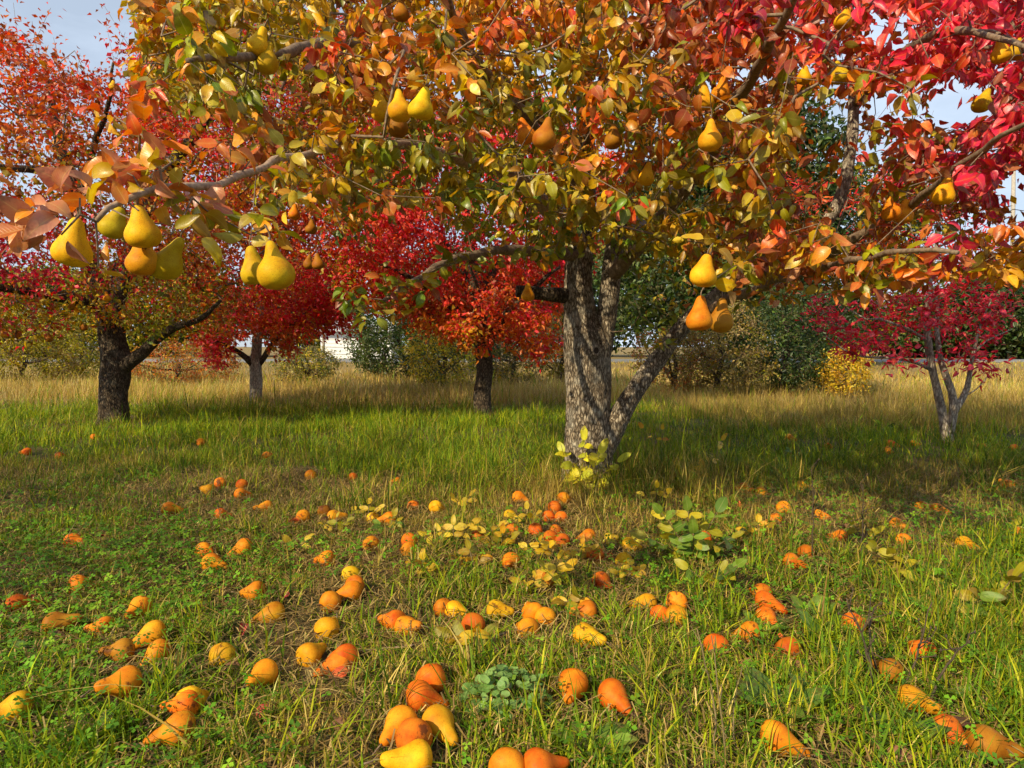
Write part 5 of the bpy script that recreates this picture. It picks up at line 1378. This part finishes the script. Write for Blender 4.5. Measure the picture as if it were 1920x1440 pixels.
def sprout(bx, by, tips, L, pal, label, pairs=3, name='leafy_sprout'):
    b = G(bx, by); b[2] -= .005
    rt = root(name, b, label, 'plant')
    db_ = float((b - CAM) @ FW); names = pal.split()
    for (tx, ty) in tips:
        tip = W(tx, ty, db_ + rng.uniform(-.12, .08))
        tip[2] = max(tip[2], float(H(tip[0], tip[1])) + .03)
        mid = (b + tip) / 2 + np.array([0, 0, .25 * np.linalg.norm(tip - b) * .5])
        t = np.linspace(0, 1, 9)[:, None]
        path = (1 - t) ** 2 * b + 2 * t * (1 - t) * mid + t * t * tip
        V, F = tube(path - b, np.linspace(.0036, .0014, 9), 5); put('stem', tri_mesh('stem', V, F, M_stem), rt)
        d_ = norm(path[-1] - path[-3])
        spots = [(path[-1], d_)]
        for k in range(pairs):
            pp = path[8 - int((k + .6) * 6.0 / pairs)]
            sd = norm(np.cross(d_, [0, 0, 1.0]) + 1e-4)
            for sg in (-1, 1): spots.append((pp, norm(sd * sg + d_ * .35 + rng.normal(0, .18, 3) + (0, 0, rng.uniform(-.35, .1)))))
        for (pp, ax) in spots:
            nr = perp(ax[None], norm(np.array([[-.25, -.85, .75]]) + rng.normal(0, .35, (1, 3))))[0]
            p_ = PAL[names[int(rng.integers(len(names)))]]
            leaf_child(PLANT_SET, rt, b, pp, ax, nr, L * rng.uniform(.75, 1.15), np.array(p_[int(rng.integers(len(p_)))]) * rng.lognormal(0, .1))
    return rt
PAL['lemon'] = [(.66, .58, .02), (.58, .54, .025), (.50, .52, .03)]
PAL['clover'] = [(.18, .33, .07), (.23, .38, .09), (.14, .27, .06)]
PAL['leafgreen'] = [(.12, .22, .02), (.17, .27, .025), (.09, .17, .02)]
sprout(1100, 922, [(1096, 826), (1158, 866), (1058, 848), (1088, 888), (1125, 850), (1140, 892)], .105, 'lemon', 'bright lemon yellow sprout with large leaflets in front of the forked trunk', 3)
sprout(1325, 910, [(1354, 826), (1318, 878)], .078, 'yellow', 'arching stalk with hanging golden leaflets right of the trunk', 2)
sprout(1240, 860, [(1206, 803), (1242, 806)], .06, 'gold orange', 'dull orange leaf stalk above the grass beside the leaning limb', 1)
sprout(850, 1024, [(800, 1002), (850, 985), (884, 984), (826, 994)], .060, 'yellow', 'dense bright yellow sprout beside an orange pear', 2)
sprout(905, 1015, [(890, 985), (935, 985), (925, 1005)], .056, 'yellow yg', 'yellow sprout between two orange pears before the trunk', 2)
sprout(790, 1080, [(772, 1062), (804, 1064), (792, 1050)], .055, 'yellow gold', 'low golden sprout of few leaflets on straw', 1)
sprout(728, 1002, [(712, 985), (746, 978), (738, 968)], .052, 'yg leafgreen', 'yellow green low sprout beside a pair of orange pears', 2)
sprout(890, 1070, [(862, 1048), (908, 1040), (880, 1030)], .056, 'gold olive', 'bronze leaved sprout beside the neck down orange pear', 2)
sprout(1040, 1096, [(1022, 1064), (1062, 1066), (1046, 1050)], .066, 'gold yg', 'golden olive sprout over a brown pear', 1)
sprout(868, 958, [(852, 934), (882, 930)], .055, 'yellow', 'small yellow sprout in straw left of the trunk foot', 1)
sprout(1165, 1030, [(1146, 1012), (1198, 1006)], .058, 'lemon yellow', 'lemon leaves lying over yellow pears', 2)
sprout(1300, 1060, [(1240, 962), (1290, 958), (1345, 960), (1260, 1000), (1372, 1008), (1330, 1036), (1212, 1008), (1300, 1000)], .078, 'leafgreen yg leafgreen', 'large leafy green sprout growing among fallen pears', 3)
sprout(1335, 1106, [(1290, 1066), (1352, 1070), (1382, 1060), (1310, 1090)], .066, 'yg leafgreen', 'lower yellow green sprout below the large leafy one', 2)
sprout(1622, 1020, [(1600, 984), (1640, 1000)], .066, 'yg', 'pair of yellow green leaf sprays beside a dark dry stalk', 1)
sprout(1680, 1074, [(1642, 1026), (1672, 1040), (1700, 1060)], .066, 'yg olive', 'olive leaf sprays arching over shaded grass', 2)
sprout(1742, 1116, [(1718, 1090), (1752, 1094)], .066, 'yellow yg', 'flat yellow leaf spray on dark green weeds', 1)
sprout(1850, 1156, [(1834, 1116), (1872, 1110), (1900, 1082), (1816, 1140)], .070, 'olive leafgreen yg', 'olive bramble sprout with broad leaves at the grass edge', 2)
sprout(1900, 1006, [(1884, 968), (1906, 985)], .06, 'yg', 'thin sprout with single yellow leaf by an orange pear', 1)
sprout(880, 1216, [(848, 1196), (892, 1186), (868, 1232), (905, 1200)], .060, 'olive gold', 'brown gold leaflets lying along the fallen stick', 2)
sprout(558, 1036, [(545, 1020), (572, 1014)], .055, 'yellow', 'yellow leaf spray beside a lone orange pear', 1)
sprout(1108, 1146, [(1086, 1122), (1058, 1128)], .060, 'olive gold', 'olive sprout crossing an orange pear', 2)
sprout(1490, 870, [(1480, 845), (1500, 850)], .05, 'leafgreen', 'small green weed in lush shade grass', 2)
sprout(1660, 812, [(1650, 796), (1670, 800)], .07, 'dkgreen leafgreen', 'small dark green weed near the red sapling', 2)

for k_, (bx_, by_, w_) in enumerate([(985, 985, 'beside two orange pears left of the trunk foot'), (1010, 1045, 'in straw before the trunk foot'), (690, 975, 'among grass blades left of the row of pears'), (940, 1030, 'just behind the neck down pear'), (1230, 945, 'in straw right of the trunk foot'), (1090, 1050, 'between deep orange pears'), (630, 1000, 'in green grass beside a yellow pear'), (1420, 1010, 'in straw behind the large leafy sprout'), (1000, 1110, 'beside the brown dead leaf'), (1180, 1090, 'over straw next to an amber slim pear')]):
    sprout(bx_, by_, [(bx_ - 22, by_ - 16), (bx_ + 20, by_ - 22), (bx_ + 2, by_ - 30)], .05, ['yellow', 'gold yellow', 'yg yellow', 'gold olive'][k_ % 4], f'low {["yellow", "golden", "pale yellow green", "bronze"][k_ % 4]} sprout {w_}', 1 + k_ % 2)
reseed(115)
# clover clump
cb = G(948, 1322); clump = root('clover_clump', cb, 'dense cushion of round pale green clover leaves between fallen pears', 'clover')
pts_ = []
while len(pts_) < 190:
    a, r_ = rng.uniform(0, 6.28), math.sqrt(rng.random())
    pts_.append((math.cos(a) * r_ * .115, math.sin(a) * r_ * .10, .062 * (1 - r_ * r_) + .016 + rng.normal(0, .006)))
sv = []
for (dx_, dy_, dz_) in pts_:
    bp = cb + np.array([dx_, dy_, max(dz_, .01)])
    ax = norm(np.array([rng.normal(), rng.normal() - .2, -.25])); nr = perp(ax[None], norm(np.array([[dx_ * 3, dy_ * 3 - .35, 1.0]]) + rng.normal(0, .22, (1, 3))))[0]
    L_ = rng.uniform(.014, .024)
    leaf_child(ROUND, clump, cb, bp - ax * L_ * .5, ax, nr, L_, np.array(PAL['clover'][int(rng.integers(3))] if 'clover' in PAL else (.16, .27, .06)) * rng.lognormal(0, .18))
    sv.append(tube(np.array([(dx_ * .6, dy_ * .6, 0), (dx_ * .85, dy_ * .85, dz_ * .6), (dx_, dy_, dz_)]), np.array([.0008, .0008, .0007]), 3, cap=False))
V, F = join(sv); tag(put('stems', tri_mesh('stems', V, F, M_stem), clump), kind='stuff')

def rosette(bx, by, n, L, label, wr=.3):
    b = G(bx, by); rt = root('dandelion_plant', b, label, 'plant')
    for k in range(n):
        a = k * 2.4 + rng.uniform(-.3, .3); ax = norm(np.array([math.cos(a), math.sin(a), rng.uniform(.35, 1.1)])); nr = perp(ax[None], np.array([[0, 0, 1.0]]) + rng.normal(0, .2, (1, 3)))[0]
        leaf_child(PLANT_SET, rt, b, b + ax * .012, ax, nr, L * rng.uniform(.7, 1.15), np.array(PAL['leafgreen'][int(rng.integers(3))]) * rng.lognormal(0, .15))
    return rt
rosette(1462, 1345, 11, .12, 'bright green dandelion plant behind the long necked orange pear')
rosette(1530, 1330, 7, .09, 'smaller dandelion plant with broad shaded leaves near the dry weeds')
rosette(1700, 1400, 7, .10, 'pale green broad leaf weed beside the line of three pears')
rosette(1115, 1415, 9, .10, 'green broad leaf weed below the deep orange pears')
rosette(1230, 1290, 6, .08, 'low green weed in straw beside a deep orange slim pear')
rosette(60, 1230, 8, .075, 'broad leaf weed among small clover leaves')
rosette(180, 1390, 8, .08, 'green broad leaf weed beside the long necked pear at the clover edge')

for k_ in range(16):
    bx_, by_ = float(rng.uniform(1250, 1900)), float(rng.uniform(1070, 1400))
    o = rosette(bx_, by_, int(rng.integers(6, 11)), float(rng.uniform(.06, .10)), 'low dark green broad leaf weed tangled in the mixed grass'); o['group'] = 'broad leaf weeds in the mixed grass'
def weed(bx, by, tx, ty, label, br=6, m=M_drystem, r0=.0038, seeds=True):
    b = G(bx, by); d_ = float((b - CAM) @ FW); tip = W(tx, ty, d_ + rng.uniform(-.1, .1))
    rt = root('dry_weed', b, label, 'weed')
    t = np.linspace(0, 1, 11)[:, None]; path = b + (tip - b) * t + np.sin(t * 3.1) * rng.normal(0, .02, 3) + rng.normal(0, .002, (11, 3)); path[0] = b - (0, 0, .01)
    V, F = tube(path - b, np.linspace(r0, r0 * .4, 11), 5); put('stem', tri_mesh('stem', V, F, m), rt)
    Ltot = np.linalg.norm(tip - b)
    for k in range(br):
        i_ = int(rng.integers(3, 10)); s_ = path[i_]; e_ = s_ + norm((tip - b) / Ltot + rng.normal(0, .7, 3) + (0, 0, .3)) * Ltot * rng.uniform(.12, .35)
        mm = (s_ + e_) / 2 + rng.normal(0, .01, 3)
        V, F = tube(np.array([s_, mm, e_]) - b, np.array([r0 * .6, r0 * .45, r0 * .3]), 4); bo = put('side_branch', tri_mesh('side_branch', V, F, m), rt)
        if seeds:
            V, F = tube(np.array([e_ - (0, 0, .004), e_, e_ + (0, 0, .006)]) - b, np.array([.0012, .0035, .001]), 6); put('seed_head', tri_mesh('seed_head', V, F, m), bo)
    return rt
weed(1640, 1330, 1585, 1120, 'tall dark branching dry weed leaning over shaded grass', 8)
weed(1690, 1300, 1745, 1130, 'dark dry weed leaning towards the red orange squat pear', 6)
weed(1655, 1290, 1640, 1140, 'short dark dry weed between two leaning ones', 5)
weed(1740, 1330, 1820, 1200, 'thin dry weed stalk crossing the amber long necked pear', 4)
weed(1522, 1050, 1520, 880, 'upright dark dry stalk in sunlit straw', 7)
weed(1612, 1055, 1617, 908, 'upright dark dry stalk with curled round tip', 6)
weed(1330, 1440, 1305, 1180, 'tall straw yellow weed stalk at the grass front', 3, M_stem, .003, False)
weed(1365, 1440, 1335, 1190, 'second straw yellow weed stalk leaning the same way', 3, M_stem, .0028, False)
weed(1385, 1430, 1392, 1250, 'short straw yellow stalk beside the two taller ones', 2, M_stem, .0025, False)
weed(110, 1030, 165, 905, 'long pale bent straw stalk in shaded grass', 2, M_stem, .0022, False)
weed(1270, 720, 1290, 560, 'tall dry stalk standing by the leaning limb', 4, M_stem, .003)

def stick(spec, label, r0):
    pts3 = np.array([G(a, b, .016) for a, b in spec]); b = pts3[0].copy()
    rows_ = roughen(catmull(np.c_[pts3, np.linspace(r0, r0 * .5, len(pts3))], .03), .002)
    V, F = tube(rows_[:, :3] - b, rows_[:, 3], 8)
    o = put('fallen_stick', tri_mesh('fallen_stick', V, F, M_twig_lit)); o.location = b; tag(o, label, 'stick')
stick([(662, 1224), (740, 1213), (822, 1206)], 'thin grey fallen stick lying in the grass between orange pears', .0045)
stick([(915, 1196), (950, 1186), (985, 1176)], 'short broken stick end against an orange pear', .0050)
stick([(0, 1082), (60, 1078), (150, 1072), (230, 1070)], 'long thin twig lying in shaded clover', .003)

reseed(116)
BROWN = [(.16, .07, .03), (.22, .10, .045), (.30, .15, .07), (.12, .05, .025)]
REDS = [(.45, .04, .03), (.55, .10, .02)]
spots = [(935, 1095, 0, .085), (936, 1230, 0, .10), (905, 1214, 0, .07), (1060, 1345, 0, .07), (405, 1386, 2, .07), (1012, 1030, 3, .06), (1245, 1115, 0, .06), (1290, 1160, 0, .06), (450, 1250, 0, .07), (350, 1240, 3, .06), (510, 1215, 0, .06), (60, 1218, 3, .06),
         (180, 1006, 4, .08), (562, 978, 5, .06), (1470, 1120, 3, .06), (1490, 1240, 0, .05), (1360, 1230, 0, .06), (1545, 1375, 1, .06), (1830, 1360, 3, .08), (1660, 1420, 1, .06), (1190, 1330, 0, .05), (680, 1050, 2, .06), (590, 1190, 0, .08), (690, 1195, 0, .06)]
for k in range(70): spots.append((float(rng.uniform(20, 1900)), float(rng.uniform(880, 1400)), int(rng.choice([0, 0, 1, 2, 3, 4, 5])), .055))
for (a, b, c_, L_) in spots:
    p = G(a, b, .02); ax = norm(np.array([rng.normal(), rng.normal(), rng.normal() * .25])); nr = perp(ax[None], norm(np.array([[0, -.3, 1.0]]) + rng.normal(0, .45, (1, 3))))[0]
    o = put('fallen_leaf', LITTER_SET[int(rng.integers(len(LITTER_SET)))][0]); o.matrix_world = frame_matrix(p, ax, nr, L_ * rng.uniform(.85, 1.15))
    cc = (BROWN + REDS)[c_] ; o.color = (*(np.array(cc) * rng.lognormal(0, .15)), 1)
    w_ = ['dark brown', 'brown', 'pale brown', 'blackish brown', 'red', 'orange red'][c_]
    tag(o, f'curled {w_} fallen leaf lying in the short grass', 'leaf', f'{w_} fallen leaves')
